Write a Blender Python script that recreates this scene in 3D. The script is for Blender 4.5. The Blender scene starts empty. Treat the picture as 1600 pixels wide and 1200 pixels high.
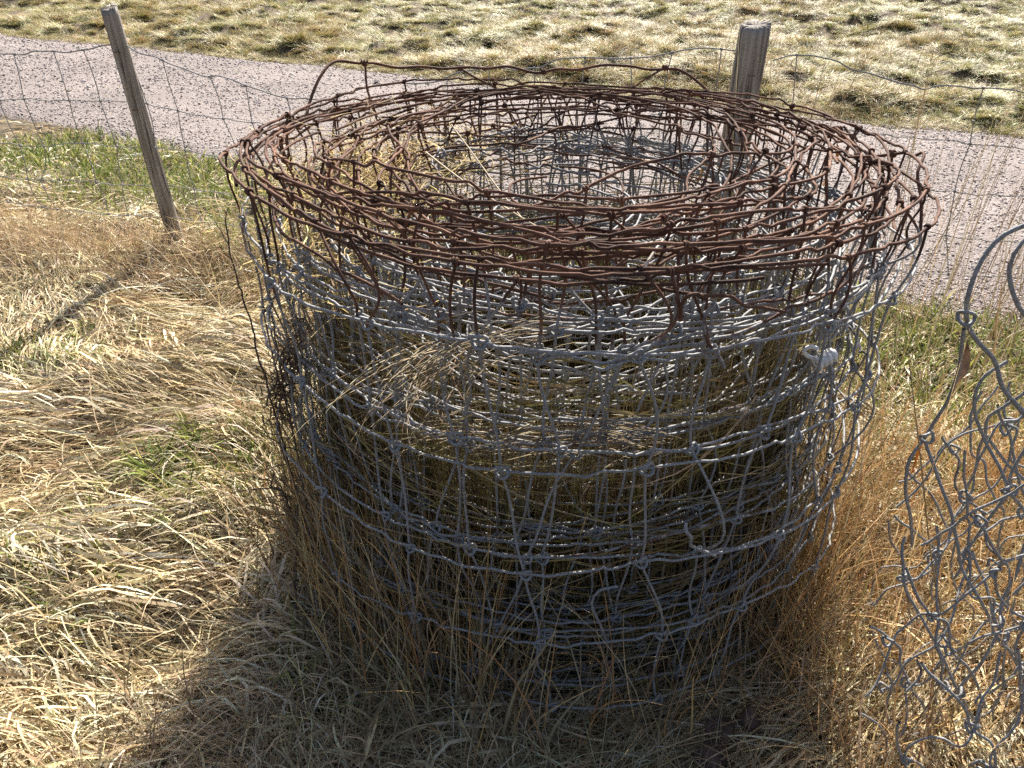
import bpy, math
import numpy as np
from mathutils import Matrix, Vector

rng = np.random.default_rng(7)
sc = bpy.context.scene
COL = sc.collection
R_ = math.radians

# ------------------------------------------------------------------ camera, sky, sun, exposure
CAM_H, F_PX, PITCH = 1.5, 1202.0, R_(32.3)
cam_d = bpy.data.cameras.new('camera')
cam = bpy.data.objects.new('camera', cam_d)
COL.objects.link(cam)
cam.location = (0, 0, CAM_H)
cam.rotation_euler = (math.pi / 2 - PITCH, 0, 0)
cam_d.sensor_fit = 'HORIZONTAL'
cam_d.angle = 2 * math.atan(800 / F_PX)
cam_d.clip_start = 0.02
cam_d.clip_end = 1000
sc.camera = cam

SUN_AZ, SUN_EL = R_(13), R_(41)          # azimuth from +Y towards +X
world = bpy.data.worlds.new('World')
sc.world = world
world.use_nodes = True
wn = world.node_tree
bg = wn.nodes['Background']
sky = wn.nodes.new('ShaderNodeTexSky')
sky.sky_type = 'NISHITA'
sky.sun_disc = False
sky.sun_elevation = SUN_EL
sky.sun_rotation = SUN_AZ
sky.air_density = 0.75
sky.dust_density = 3.5
sky.ozone_density = 0.4
wn.links.new(sky.outputs[0], bg.inputs[0])
bg.inputs[1].default_value = 0.084

sun_d = bpy.data.lights.new('sun', 'SUN')
sun_d.energy = 5.0
sun_d.angle = R_(0.55)
sun_d.color = (1.0, 0.95, 0.87)
sun = bpy.data.objects.new('sun', sun_d)
COL.objects.link(sun)
sdir = Vector((math.sin(SUN_AZ) * math.cos(SUN_EL), math.cos(SUN_AZ) * math.cos(SUN_EL), math.sin(SUN_EL)))
sun.rotation_euler = sdir.to_track_quat('Z', 'Y').to_euler()

vs = sc.view_settings
vs.view_transform = 'Standard'
vs.look = 'None'
vs.exposure = 1.28
vs.gamma = 1
vs.use_curve_mapping = False
sc.cycles.use_denoising = False
sc.cycles.max_bounces = 6
sc.cycles.diffuse_bounces = 3
sc.cycles.transmission_bounces = 4
sc.cycles.caustics_reflective = False
sc.cycles.caustics_refractive = False

# ------------------------------------------------------------------ numeric helpers
_tab = np.random.default_rng(99).random((256, 256))


def vnoise(x, y, s=0):
    x = np.asarray(x, float) + s * 17.31
    y = np.asarray(y, float) + s * 9.77
    ix = np.floor(x).astype(int); iy = np.floor(y).astype(int)
    fx = x - ix; fy = y - iy
    fx = fx * fx * (3 - 2 * fx); fy = fy * fy * (3 - 2 * fy)
    a = _tab[ix & 255, iy & 255]; b = _tab[(ix + 1) & 255, iy & 255]
    c = _tab[ix & 255, (iy + 1) & 255]; d = _tab[(ix + 1) & 255, (iy + 1) & 255]
    return (a * (1 - fx) + b * fx) * (1 - fy) + (c * (1 - fx) + d * fx) * fy


def fbm(x, y, s=0, o=3):
    v = 0; a = 0.5; t = 0
    for i in range(o):
        v = v + a * vnoise(np.asarray(x) * 2 ** i, np.asarray(y) * 2 ** i, s + i * 3.1)
        t += a; a *= 0.5
    return v / t


def sstep(a, b, x):
    t = np.clip((np.asarray(x, float) - a) / (b - a), 0, 1)
    return t * t * (3 - 2 * t)


def P(px, py, dy):
    """point on the sight line of a photo pixel at forward distance dy"""
    u = (px - 800) / F_PX; v = (py - 600) / F_PX
    c, s = math.cos(PITCH), math.sin(PITCH)
    d = np.array([u, c - v * s, -s - v * c])
    return np.array([0, 0, CAM_H]) + d * (dy / d[1])


RC = np.array([0.12, 1.73])              # centre of the big roll


def path_lo(x):
    return 4.06 - 0.585 * x + 0.18 * (vnoise(np.asarray(x) * 0.55, 0.3, 4) - 0.5) + 0.09 * (vnoise(np.asarray(x) * 3, 1.3, 5) - 0.5)


def path_hi(x):
    return 7.62 - 0.505 * x + 0.3 * (vnoise(np.asarray(x) * 0.5, 4.3, 6) - 0.5) + 0.35 * (vnoise(np.asarray(x) * 1.7, 2.3, 7) - 0.5) + 0.16 * (vnoise(np.asarray(x) * 6, 3.3, 8) - 0.5)


def lain(x, y):
    """well flattened straw left of the slim post"""
    return np.exp(-(((x + 1.95) / 0.55) ** 2 + ((y - 2.75) / 0.5) ** 2))


def hgt(x, y):
    x = np.asarray(x, float); y = np.asarray(y, float)
    lo, hi = path_lo(x), path_hi(x)
    near = sstep(0.0, 0.5, lo - y)
    far = sstep(0.0, 0.7, y - hi)
    r = np.hypot(x - RC[0], y - RC[1])
    calm = sstep(0.55, 1.0, r)
    rough = 0.35 + 0.65 * sstep(0.6, 1.5, (lo - y))           # the strip by the path is mown
    rough = rough * (1 - 0.75 * lain(x, y))
    bump = (fbm(x * 1.7, y * 1.7, 1) - 0.5) * 0.22 + (0.35 - np.abs(vnoise(x * 3.1, y * 3.1, 2) - 0.5) * 2) * 0.045 \
        + (vnoise(x * 7, y * 7, 3) - 0.5) * 0.035
    left = 0.10 * np.exp(-((x + 0.95) ** 2 / 0.12 + (y - 1.75) ** 2 / 0.2))   # mound beside the roll
    fb = (fbm(x * 0.9, y * 0.9, 11) - 0.45) * 0.35 + np.clip(vnoise(x * 1.5, y * 1.9, 12) - 0.5, 0, 1) * 0.17 + np.clip(vnoise(x * 2.9, y * 3.6, 14) - 0.55, 0, 1) * 0.25 \
        + (vnoise(x * 6, y * 6, 13) - 0.5) * 0.07 + 0.03
    fade = 1 - 0.6 * sstep(18, 60, y)
    return near * calm * (bump * rough + left) + far * fb * fade


def on_path(x, y):
    return (y > path_lo(x)) & (y < path_hi(x))


# ------------------------------------------------------------------ mesh helpers
def mesh_obj(name, v, f_idx, f_len, mat, parent=None, attrs=None, smooth=True, me=None):
    if me is None:
        me = make_mesh(name, v, f_idx, f_len, mat, attrs, smooth)
    o = bpy.data.objects.new(name, me)
    COL.objects.link(o)
    if parent is not None:
        o.parent = parent
    return o


def make_mesh(name, v, f_idx, f_len, mat, attrs=None, smooth=True):
    v = np.ascontiguousarray(v, dtype=np.float32).reshape(-1, 3)
    f_idx = np.ascontiguousarray(f_idx, dtype=np.int32).ravel()
    me = bpy.data.meshes.new(name)
    me.vertices.add(len(v)); me.vertices.foreach_set('co', v.ravel())
    if np.isscalar(f_len):
        n = len(f_idx) // f_len
        starts = np.arange(n, dtype=np.int32) * f_len
    else:
        f_len = np.asarray(f_len); n = len(f_len)
        starts = np.concatenate([[0], np.cumsum(f_len)[:-1]]).astype(np.int32)
    me.loops.add(len(f_idx)); me.loops.foreach_set('vertex_index', f_idx)
    me.polygons.add(n); me.polygons.foreach_set('loop_start', starts)
    if smooth:
        me.polygons.foreach_set('use_smooth', np.ones(n, bool))
    for k, a in (attrs or {}).items():
        a = np.asarray(a, dtype=np.float32)
        if a.ndim == 1:
            at = me.attributes.new(k, 'FLOAT', 'POINT'); at.data.foreach_set('value', a)
        else:
            at = me.attributes.new(k, 'FLOAT_COLOR', 'POINT')
            if a.shape[1] == 3:
                a = np.hstack([a, np.ones((len(a), 1), np.float32)])
            at.data.foreach_set('color', np.ascontiguousarray(a).ravel())
    me.update(calc_edges=True)
    me.materials.append(mat)
    return me


def tube(pts, rad, sides=6, attr=0.0):
    """swept tube; returns verts, quads, per-vertex attr"""
    pts = np.asarray(pts, float); n = len(pts)
    rad = np.broadcast_to(np.asarray(rad, float), (n,))
    T = np.gradient(pts, axis=0); T /= np.linalg.norm(T, axis=1)[:, None] + 1e-12
    ref = np.array([0.13, 0.21, 0.97]) if abs(T[:, 2]).mean() < 0.8 else np.array([0.9, 0.41, 0.1])
    A = np.cross(T, ref); A /= np.linalg.norm(A, axis=1)[:, None] + 1e-12
    B = np.cross(T, A)
    a = np.arange(sides) / sides * 2 * math.pi
    V = pts[:, None] + rad[:, None, None] * (np.cos(a)[None, :, None] * A[:, None] + np.sin(a)[None, :, None] * B[:, None])
    i = np.arange(n - 1)[:, None] * sides; j = np.arange(sides)[None]
    jn = (j + 1) % sides
    Q = np.stack([i + j, i + jn, i + sides + jn, i + sides + j], -1).reshape(-1, 4)
    at = np.repeat(np.broadcast_to(np.asarray(attr, float), (n,)), sides)
    # end caps as tips
    V = V.reshape(-1, 3)
    return V, Q, at


def tubes_join(lst):
    V, Q, A, off = [], [], [], 0
    for v, q, a in lst:
        V.append(v); Q.append(q + off); A.append(a); off += len(v)
    return np.concatenate(V), np.concatenate(Q), np.concatenate(A)


def catmull(pts, step):
    pts = np.asarray(pts, float)
    p = np.vstack([2 * pts[0] - pts[1], pts, 2 * pts[-1] - pts[-2]])
    out = []
    for i in range(1, len(p) - 2):
        L = np.linalg.norm(p[i + 1] - p[i]); m = max(2, int(L / step))
        t = (np.arange(m) / m)[:, None]
        out.append(0.5 * ((2 * p[i]) + (-p[i - 1] + p[i + 1]) * t + (2 * p[i - 1] - 5 * p[i] + 4 * p[i + 1] - p[i + 2]) * t ** 2
                          + (-p[i - 1] + 3 * p[i] - 3 * p[i + 1] + p[i + 2]) * t ** 3))
    out.append(p[-2][None])
    return np.concatenate(out)


def tag(o, label=None, cat=None, group=None, kind=None):
    if label: o['label'] = label
    if cat: o['category'] = cat
    if group: o['group'] = group
    if kind: o['kind'] = kind
    return o


def empty(name, loc):
    o = bpy.data.objects.new(name, None)
    o.empty_display_size = 0.1
    COL.objects.link(o); o.location = loc
    return o


# ------------------------------------------------------------------ materials
def new_mat(name):
    m = bpy.data.materials.new(name); m.use_nodes = True
    nt = m.node_tree
    return m, nt, nt.nodes['Principled BSDF'], nt.nodes['Material Output']


def N(nt, t, **kw):
    n = nt.nodes.new(t)
    for k, v in kw.items():
        if k in n.bl_rna.properties: setattr(n, k, v)
        else: n.inputs[k].default_value = v
    return n


def ramp(nt, stops):
    r = nt.nodes.new('ShaderNodeValToRGB')
    e = r.color_ramp.elements
    while len(e) < len(stops): e.new(0.5)
    for k, (p, c) in enumerate(stops):
        e[k].position = p; e[k].color = (*c, 1)
    return r


def mat_grass(name, transl=0.32, rough=0.5, spec=0.3):
    m, nt, bs, out = new_mat(name)
    at = N(nt, 'ShaderNodeAttribute', attribute_name='Col')
    no = N(nt, 'ShaderNodeTexNoise'); no.inputs['Scale'].default_value = 60
    mul = N(nt, 'ShaderNodeMix', data_type='RGBA', blend_type='MULTIPLY')
    mul.inputs[0].default_value = 1
    rp = ramp(nt, [(0.3, (0.72, 0.70, 0.66)), (0.7, (1.12, 1.1, 1.06))])
    geo = N(nt, 'ShaderNodeNewGeometry')
    nt.links.new(geo.outputs['Position'], no.inputs['Vector'])
    nt.links.new(no.outputs[0], rp.inputs[0])
    nt.links.new(at.outputs['Color'], mul.inputs[6]); nt.links.new(rp.outputs[0], mul.inputs[7])
    nt.links.new(mul.outputs[2], bs.inputs['Base Color'])
    bs.inputs['Roughness'].default_value = rough
    bs.inputs['Specular IOR Level'].default_value = spec
    tr = N(nt, 'ShaderNodeBsdfTranslucent'); nt.links.new(mul.outputs[2], tr.inputs[0])
    mx = N(nt, 'ShaderNodeMixShader'); mx.inputs[0].default_value = transl
    nt.links.new(bs.outputs[0], mx.inputs[1]); nt.links.new(tr.outputs[0], mx.inputs[2])
    nt.links.new(mx.outputs[0], out.inputs[0])
    return m


def mat_wire():
    m, nt, bs, out = new_mat('weathered_wire')
    at = N(nt, 'ShaderNodeAttribute', attribute_name='rust')
    geo = N(nt, 'ShaderNodeNewGeometry')
    n1 = N(nt, 'ShaderNodeTexNoise'); n1.inputs['Scale'].default_value = 34; n1.inputs['Detail'].default_value = 4
    n2 = N(nt, 'ShaderNodeTexNoise'); n2.inputs['Scale'].default_value = 260; n2.inputs['Detail'].default_value = 3
    for n in (n1, n2): nt.links.new(geo.outputs['Position'], n.inputs['Vector'])
    # rust factor = smoothstep(attr*1.4 + noise-0.7)
    ad = N(nt, 'ShaderNodeMath', operation='MULTIPLY_ADD'); ad.inputs[1].default_value = 1.5
    nt.links.new(at.outputs['Fac'], ad.inputs[0]); 
    sub = N(nt, 'ShaderNodeMath', operation='SUBTRACT'); sub.inputs[1].default_value = 0.72
    nt.links.new(n1.outputs[0], sub.inputs[0]); nt.links.new(sub.outputs[0], ad.inputs[2])
    mr = N(nt, 'ShaderNodeMapRange', interpolation_type='SMOOTHSTEP'); mr.inputs[1].default_value = 0.05; mr.inputs[2].default_value = 0.35
    nt.links.new(ad.outputs[0], mr.inputs[0])
    zinc = ramp(nt, [(0.3, (0.17, 0.17, 0.168)), (0.5, (0.27, 0.27, 0.267)), (0.75, (0.40, 0.398, 0.39))])
    rust = ramp(nt, [(0.25, (0.035, 0.021, 0.016)), (0.45, (0.10, 0.054, 0.037)), (0.62, (0.16, 0.084, 0.056)), (0.8, (0.27, 0.15, 0.09))])
    nt.links.new(n2.outputs[0], zinc.inputs[0])
    av = N(nt, 'ShaderNodeMath', operation='MULTIPLY_ADD'); av.inputs[1].default_value = 1.1
    n4 = N(nt, 'ShaderNodeTexNoise'); n4.inputs['Scale'].default_value = 12; n4.inputs['Detail'].default_value = 3; nt.links.new(geo.outputs['Position'], n4.inputs['Vector'])
    hf = N(nt, 'ShaderNodeMath', operation='MULTIPLY_ADD'); hf.inputs[1].default_value = 0.5; hf.inputs[2].default_value = -0.30
    nt.links.new(n2.outputs[0], hf.inputs[0]); nt.links.new(n4.outputs[0], av.inputs[0]); nt.links.new(hf.outputs[0], av.inputs[2])
    nt.links.new(av.outputs[0], rust.inputs[0])
    mx = N(nt, 'ShaderNodeMix', data_type='RGBA')
    nt.links.new(mr.outputs[0], mx.inputs[0]); nt.links.new(zinc.outputs[0], mx.inputs[6]); nt.links.new(rust.outputs[0], mx.inputs[7])
    nt.links.new(mx.outputs[2], bs.inputs['Base Color'])
    ro = N(nt, 'ShaderNodeMapRange'); ro.inputs[3].default_value = 0.66; ro.inputs[4].default_value = 0.75
    nt.links.new(mr.outputs[0], ro.inputs[0]); nt.links.new(ro.outputs[0], bs.inputs['Roughness'])
    me_ = N(nt, 'ShaderNodeMapRange'); me_.inputs[3].default_value = 0.15; me_.inputs[4].default_value = 0.0
    nt.links.new(mr.outputs[0], me_.inputs[0]); nt.links.new(me_.outputs[0], bs.inputs['Metallic'])
    sp_ = N(nt, 'ShaderNodeMapRange'); sp_.inputs[3].default_value = 0.25; sp_.inputs[4].default_value = 0.12
    nt.links.new(mr.outputs[0], sp_.inputs[0]); nt.links.new(sp_.outputs[0], bs.inputs['Specular IOR Level'])
    bu = N(nt, 'ShaderNodeBump'); bu.inputs['Strength'].default_value = 0.4; bu.inputs['Distance'].default_value = 0.002
    nt.links.new(n2.outputs[0], bu.inputs['Height']); nt.links.new(bu.outputs[0], bs.inputs['Normal'])
    return m


def mat_noise(name, stops, scale, detail=6, rough=0.9, bump=0.3, bdist=0.01, stretch=(1, 1, 1), bscale=None):
    m, nt, bs, out = new_mat(name)
    geo = N(nt, 'ShaderNodeTexCoord')
    mp = N(nt, 'ShaderNodeMapping'); mp.inputs['Scale'].default_value = stretch
    nt.links.new(geo.outputs['Object'], mp.inputs[0])
    n1 = N(nt, 'ShaderNodeTexNoise'); n1.inputs['Scale'].default_value = scale; n1.inputs['Detail'].default_value = detail
    nt.links.new(mp.outputs[0], n1.inputs['Vector'])
    rp = ramp(nt, stops); nt.links.new(n1.outputs[0], rp.inputs[0]); nt.links.new(rp.outputs[0], bs.inputs['Base Color'])
    bs.inputs['Roughness'].default_value = rough
    n2 = N(nt, 'ShaderNodeTexNoise'); n2.inputs['Scale'].default_value = bscale or scale * 3; n2.inputs['Detail'].default_value = 5
    nt.links.new(mp.outputs[0], n2.inputs['Vector'])
    bu = N(nt, 'ShaderNodeBump'); bu.inputs['Strength'].default_value = bump; bu.inputs['Distance'].default_value = bdist
    nt.links.new(n2.outputs[0], bu.inputs['Height']); nt.links.new(bu.outputs[0], bs.inputs['Normal'])
    return m


M_GRASS = mat_grass('dry_grass_blade', 0.22)
M_GREEN = mat_grass('green_grass_blade', 0.35, 0.45, 0.4)
M_INNER = mat_grass('shaded_dead_grass', 0.10, 0.7, 0.1)  # duller, less translucent grass copy that deepens the shade inside the roll
M_WIRE = mat_wire()
M_SOIL = mat_noise('soil_and_thatch', [(0.3, (0.03, 0.021, 0.012)), (0.5, (0.09, 0.066, 0.038)), (0.7, (0.20, 0.155, 0.088))], 9, 8, 1.0, 0.8, 0.03)
M_STONE = mat_noise('red_stone', [(0.3, (0.035, 0.022, 0.017)), (0.5, (0.085, 0.055, 0.042)), (0.75, (0.18, 0.13, 0.105))], 18, 6, 0.85, 0.5, 0.01)
M_WHITE = mat_noise('weathered_white_plastic', [(0.3, (0.58, 0.57, 0.54)), (0.6, (0.78, 0.77, 0.74))], 60, 4, 0.5, 0.15, 0.002)
M_LEAF = mat_grass('dead_leaf', 0.4, 0.6, 0.2)
M_TWIG = mat_noise('dead_twig', [(0.3, (0.05, 0.035, 0.025)), (0.6, (0.13, 0.095, 0.07))], 80, 4, 0.9, 0.3, 0.002)


def mat_pebble():
    m, nt, bs, out = new_mat('gravel_stone')
    oi = N(nt, 'ShaderNodeObjectInfo')
    rp = ramp(nt, [(0.0, (0.21, 0.172, 0.156)), (0.3, (0.31, 0.26, 0.238)), (0.6, (0.375, 0.32, 0.296)), (0.85, (0.46, 0.405, 0.377)), (1.0, (0.27, 0.232, 0.216))])
    nt.links.new(oi.outputs['Random'], rp.inputs[0])
    no = N(nt, 'ShaderNodeTexNoise'); no.inputs['Scale'].default_value = 3
    tc = N(nt, 'ShaderNodeTexCoord'); nt.links.new(tc.outputs['Object'], no.inputs['Vector'])
    mx = N(nt, 'ShaderNodeMix', data_type='RGBA', blend_type='MULTIPLY'); mx.inputs[0].default_value = 0.6
    r2 = ramp(nt, [(0.3, (0.6, 0.6, 0.6)), (0.7, (1.1, 1.1, 1.1))])
    nt.links.new(no.outputs[0], r2.inputs[0]); nt.links.new(rp.outputs[0], mx.inputs[6]); nt.links.new(r2.outputs[0], mx.inputs[7])
    nt.links.new(mx.outputs[2], bs.inputs['Base Color'])
    bs.inputs['Roughness'].default_value = 0.75
    return m


def mat_path():
    m, nt, bs, out = new_mat('gravel_bed')
    geo = N(nt, 'ShaderNodeNewGeometry')
    vo = N(nt, 'ShaderNodeTexVoronoi'); vo.inputs['Scale'].default_value = 110
    n1 = N(nt, 'ShaderNodeTexNoise'); n1.inputs['Scale'].default_value = 1.1; n1.inputs['Detail'].default_value = 5
    for n in (vo, n1): nt.links.new(geo.outputs['Position'], n.inputs['Vector'])
    sx = N(nt, 'ShaderNodeSeparateColor'); nt.links.new(vo.outputs['Color'], sx.inputs[0])
    rp = ramp(nt, [(0.0, (0.20, 0.168, 0.155)), (0.4, (0.29, 0.248, 0.23)), (0.8, (0.36, 0.313, 0.292)), (1.0, (0.42, 0.372, 0.35))])
    nt.links.new(sx.outputs[0], rp.inputs[0])
    r2 = ramp(nt, [(0.3, (0.72, 0.70, 0.68)), (0.7, (1.05, 1.03, 1.02))]); nt.links.new(n1.outputs[0], r2.inputs[0])
    mx = N(nt, 'ShaderNodeMix', data_type='RGBA', blend_type='MULTIPLY'); mx.inputs[0].default_value = 1
    nt.links.new(rp.outputs[0], mx.inputs[6]); nt.links.new(r2.outputs[0], mx.inputs[7])
    nt.links.new(mx.outputs[2], bs.inputs['Base Color'])
    bs.inputs['Roughness'].default_value = 0.9
    bu = N(nt, 'ShaderNodeBump', invert=True); bu.inputs['Strength'].default_value = 1; bu.inputs['Distance'].default_value = 0.012
    nt.links.new(vo.outputs['Distance'], bu.inputs['Height']); nt.links.new(bu.outputs[0], bs.inputs['Normal'])
    return m


M_PEB = mat_pebble(); M_PATH = mat_path()


def mat_wood():
    m, nt, bs, out = new_mat('weathered_post_wood')
    tc = N(nt, 'ShaderNodeTexCoord')
    mp = N(nt, 'ShaderNodeMapping'); mp.inputs['Scale'].default_value = (60, 60, 2.2)
    nt.links.new(tc.outputs['Object'], mp.inputs[0])
    n1 = N(nt, 'ShaderNodeTexNoise'); n1.inputs['Scale'].default_value = 1.3; n1.inputs['Detail'].default_value = 7; n1.inputs['Distortion'].default_value = 0.4
    nt.links.new(mp.outputs[0], n1.inputs['Vector'])
    n3 = N(nt, 'ShaderNodeTexNoise'); n3.inputs['Scale'].default_value = 5; n3.inputs['Detail'].default_value = 4
    nt.links.new(tc.outputs['Object'], n3.inputs['Vector'])
    rp = ramp(nt, [(0.34, (0.04, 0.034, 0.029)), (0.43, (0.20, 0.175, 0.15)), (0.6, (0.35, 0.32, 0.285)), (0.8, (0.47, 0.44, 0.40))])
    nt.links.new(n1.outputs[0], rp.inputs[0])
    r3 = ramp(nt, [(0.35, (0.75, 0.72, 0.66)), (0.65, (1.05, 1.04, 1.03))]); nt.links.new(n3.outputs[0], r3.inputs[0])
    mx = N(nt, 'ShaderNodeMix', data_type='RGBA', blend_type='MULTIPLY'); mx.inputs[0].default_value = 1
    nt.links.new(rp.outputs[0], mx.inputs[6]); nt.links.new(r3.outputs[0], mx.inputs[7])
    nt.links.new(mx.outputs[2], bs.inputs['Base Color'])
    bs.inputs['Roughness'].default_value = 0.85
    bu = N(nt, 'ShaderNodeBump'); bu.inputs['Strength'].default_value = 0.8; bu.inputs['Distance'].default_value = 0.006
    nt.links.new(n1.outputs[0], bu.inputs['Height']); nt.links.new(bu.outputs[0], bs.inputs['Normal'])
    return m


M_WOOD = mat_wood()

# ------------------------------------------------------------------ ground and path
def warp(n, c, k):
    i = np.arange(-n, n + 1)
    return c / k * np.sinh(k * i)


gx = warp(210, 0.036, 0.0258); gy = warp(210, 0.036, 0.0258) + 2.6
X, Y = np.meshgrid(gx, gy)
Z = hgt(X, Y) - 0.012 - 0.05 * (on_path(X, Y) & on_path(X, Y - 0.1) & on_path(X, Y + 0.1))
nx, ny = X.shape[1], X.shape[0]
ii = (np.arange(ny - 1)[:, None] * nx + np.arange(nx - 1)[None])
Q = np.stack([ii, ii + 1, ii + nx + 1, ii + nx], -1).reshape(-1, 4)
g = mesh_obj('ground', np.stack([X, Y, Z], -1), Q, 4, M_SOIL)
tag(g, 'rough meadow ground of soil and thatch under the dry grass', 'ground', kind='structure')

px_ = np.concatenate([np.linspace(-90, -12, 40), np.linspace(-12, 10, 180)[1:], np.linspace(10, 90, 40)[1:]])
tt = np.linspace(0, 1, 30)
PX = np.repeat(px_[:, None], len(tt), 1)
PY = path_lo(PX) * (1 - tt) + path_hi(PX) * tt
PZ = 0.004 + 0.03 * np.sin(math.pi * tt)[None] * 1.0 + (fbm(PX * 1.2, PY * 1.2, 21) - 0.5) * 0.03
PZ[:, 0] = -0.02; PZ[:, -1] = -0.02
n0, n1 = PX.shape
ii = (np.arange(n0 - 1)[:, None] * n1 + np.arange(n1 - 1)[None])
Q = np.stack([ii, ii + n1, ii + n1 + 1, ii + 1], -1).reshape(-1, 4)
pth = mesh_obj('gravel_path', np.stack([PX, PY, PZ], -1), Q, 4, M_PATH)
tag(pth, 'pinkish grey gravel path crossing behind the fence', 'path', kind='structure')


def path_z(x, y):
    t = (y - path_lo(x)) / (path_hi(x) - path_lo(x))
    return 0.004 + 0.03 * np.sin(math.pi * np.clip(t, 0, 1)) + (fbm(x * 1.2, y * 1.2, 21) - 0.5) * 0.03


# ------------------------------------------------------------------ geometry-node scatter for stuff
def scatter(name, pts, rots, scls, idx, sources, mat):
    me = bpy.data.meshes.new(name)
    me.vertices.add(len(pts)); me.vertices.foreach_set('co', np.ascontiguousarray(pts, np.float32).ravel())
    a = me.attributes.new('rot', 'FLOAT_VECTOR', 'POINT'); a.data.foreach_set('vector', np.ascontiguousarray(rots, np.float32).ravel())
    a = me.attributes.new('scl', 'FLOAT_VECTOR', 'POINT'); a.data.foreach_set('vector', np.ascontiguousarray(scls, np.float32).ravel())
    a = me.attributes.new('idx', 'INT', 'POINT'); a.data.foreach_set('value', np.ascontiguousarray(idx, np.int32))
    me.materials.append(mat)
    o = bpy.data.objects.new(name, me); COL.objects.link(o)
    src = bpy.data.collections.new(name + '_pieces')
    for s in sources: src.objects.link(s)
    ng = bpy.data.node_groups.new(name, 'GeometryNodeTree')
    ng.interface.new_socket('Geometry', in_out='INPUT', socket_type='NodeSocketGeometry')
    ng.interface.new_socket('Geometry', in_out='OUTPUT', socket_type='NodeSocketGeometry')
    gi = ng.nodes.new('NodeGroupInput'); go = ng.nodes.new('NodeGroupOutput')
    ip = ng.nodes.new('GeometryNodeInstanceOnPoints'); ci = ng.nodes.new('GeometryNodeCollectionInfo')
    ci.inputs['Collection'].default_value = src
    ci.inputs['Separate Children'].default_value = True; ci.inputs['Reset Children'].default_value = True
    ip.inputs['Pick Instance'].default_value = True

    def at(nm, ty):
        n = ng.nodes.new('GeometryNodeInputNamedAttribute'); n.data_type = ty; n.inputs['Name'].default_value = nm
        return n.outputs[0]
    L = ng.links.new
    L(gi.outputs[0], ip.inputs['Points']); L(ci.outputs[0], ip.inputs['Instance'])
    L(at('idx', 'INT'), ip.inputs['Instance Index']); L(at('rot', 'FLOAT_VECTOR'), ip.inputs['Rotation']); L(at('scl', 'FLOAT_VECTOR'), ip.inputs['Scale'])
    L(ip.outputs[0], go.inputs[0])
    md = o.modifiers.new('scatter', 'NODES'); md.node_group = ng
    return o


def src_obj(name, me):
    return bpy.data.objects.new(name, me)


# pebbles
import bmesh
peb = []
for k in range(7):
    bm = bmesh.new(); bmesh.ops.create_icosphere(bm, subdivisions=1, radius=1)
    for v in bm.verts:
        v.co *= 0.75 + 0.5 * rng.random()
        v.co.z *= 0.45; v.co.y *= 0.8
    me = bpy.data.meshes.new('pebble'); bm.to_mesh(me); bm.free(); me.materials.append(M_PEB)
    peb.append(src_obj('pebble', me))
NP = 190000
d = 3.0 + 11.5 * rng.random(NP) ** 1.15; a = (rng.random(NP) - 0.5) * R_(100)
x, y = d * np.sin(a), d * np.cos(a)
spill = 0.22 * rng.random(NP) ** 2.5
k = (y > path_lo(x) - spill) & (y < path_hi(x) + spill)
x, y = x[k], y[k]
tc_ = (y - path_lo(x)) / (path_hi(x) - path_lo(x)) + 0.10 * (vnoise(x * 0.8, y * 0.8, 15) - 0.5)
k = rng.random(len(x)) < 1 - 0.62 * (np.exp(-((tc_ - 0.28) / 0.10) ** 2) + np.exp(-((tc_ - 0.74) / 0.10) ** 2)) * (0.4 + 0.9 * vnoise(x * 1.3, y * 1.3, 16))
x, y = x[k], y[k]; n = len(x)
edge = np.minimum(y - path_lo(x), path_hi(x) - y)
s = (0.0036 + 0.0065 * rng.random(n) ** 2.4) * (1 + 0.10 * (np.hypot(x, y) - 3))
s = np.where(rng.random(n) < 0.004, s * 2.2, s)
pts = np.stack([x, y, np.where(on_path(x, y), path_z(x, y) + s * 0.2, hgt(x, y) + 0.006 + 0.01 * rng.random(n))], -1)
gr = scatter('gravel', pts, rng.random((n, 3)) * [0.6, 0.6, 6.28], np.stack([s, s, s], -1), rng.integers(0, 7, n), peb, M_PEB)
tag(gr, 'loose pinkish grey gravel stones strewn over the path', 'gravel', kind='stuff')

# ------------------------------------------------------------------ grass blades
STRAW = np.array([[0.66, 0.56, 0.34], [0.58, 0.47, 0.27], [0.72, 0.64, 0.44], [0.50, 0.40, 0.24], [0.40, 0.29, 0.16], [0.60, 0.54, 0.40]])
RUSSET = np.array([[0.54, 0.34, 0.15], [0.62, 0.42, 0.20], [0.45, 0.26, 0.11], [0.67, 0.50, 0.27], [0.36, 0.21, 0.10]])
GREEN = np.array([[0.20, 0.26, 0.055], [0.29, 0.32, 0.08], [0.13, 0.19, 0.04], [0.40, 0.39, 0.12]])
OLIVE = np.array([[0.38, 0.32, 0.13], [0.28, 0.25, 0.09], [0.46, 0.38, 0.17], [0.22, 0.18, 0.07], [0.40, 0.28, 0.13]])
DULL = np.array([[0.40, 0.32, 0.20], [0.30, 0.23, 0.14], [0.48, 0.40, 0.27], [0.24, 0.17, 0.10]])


def pick(pal, n, jit=0.12):
    c = pal[rng.integers(0, len(pal), n)]
    return np.clip(c * (1 + jit * rng.standard_normal((n, 1))) * (1 + 0.04 * rng.standard_normal((n, 3))), 0.01, 0.85)


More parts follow.
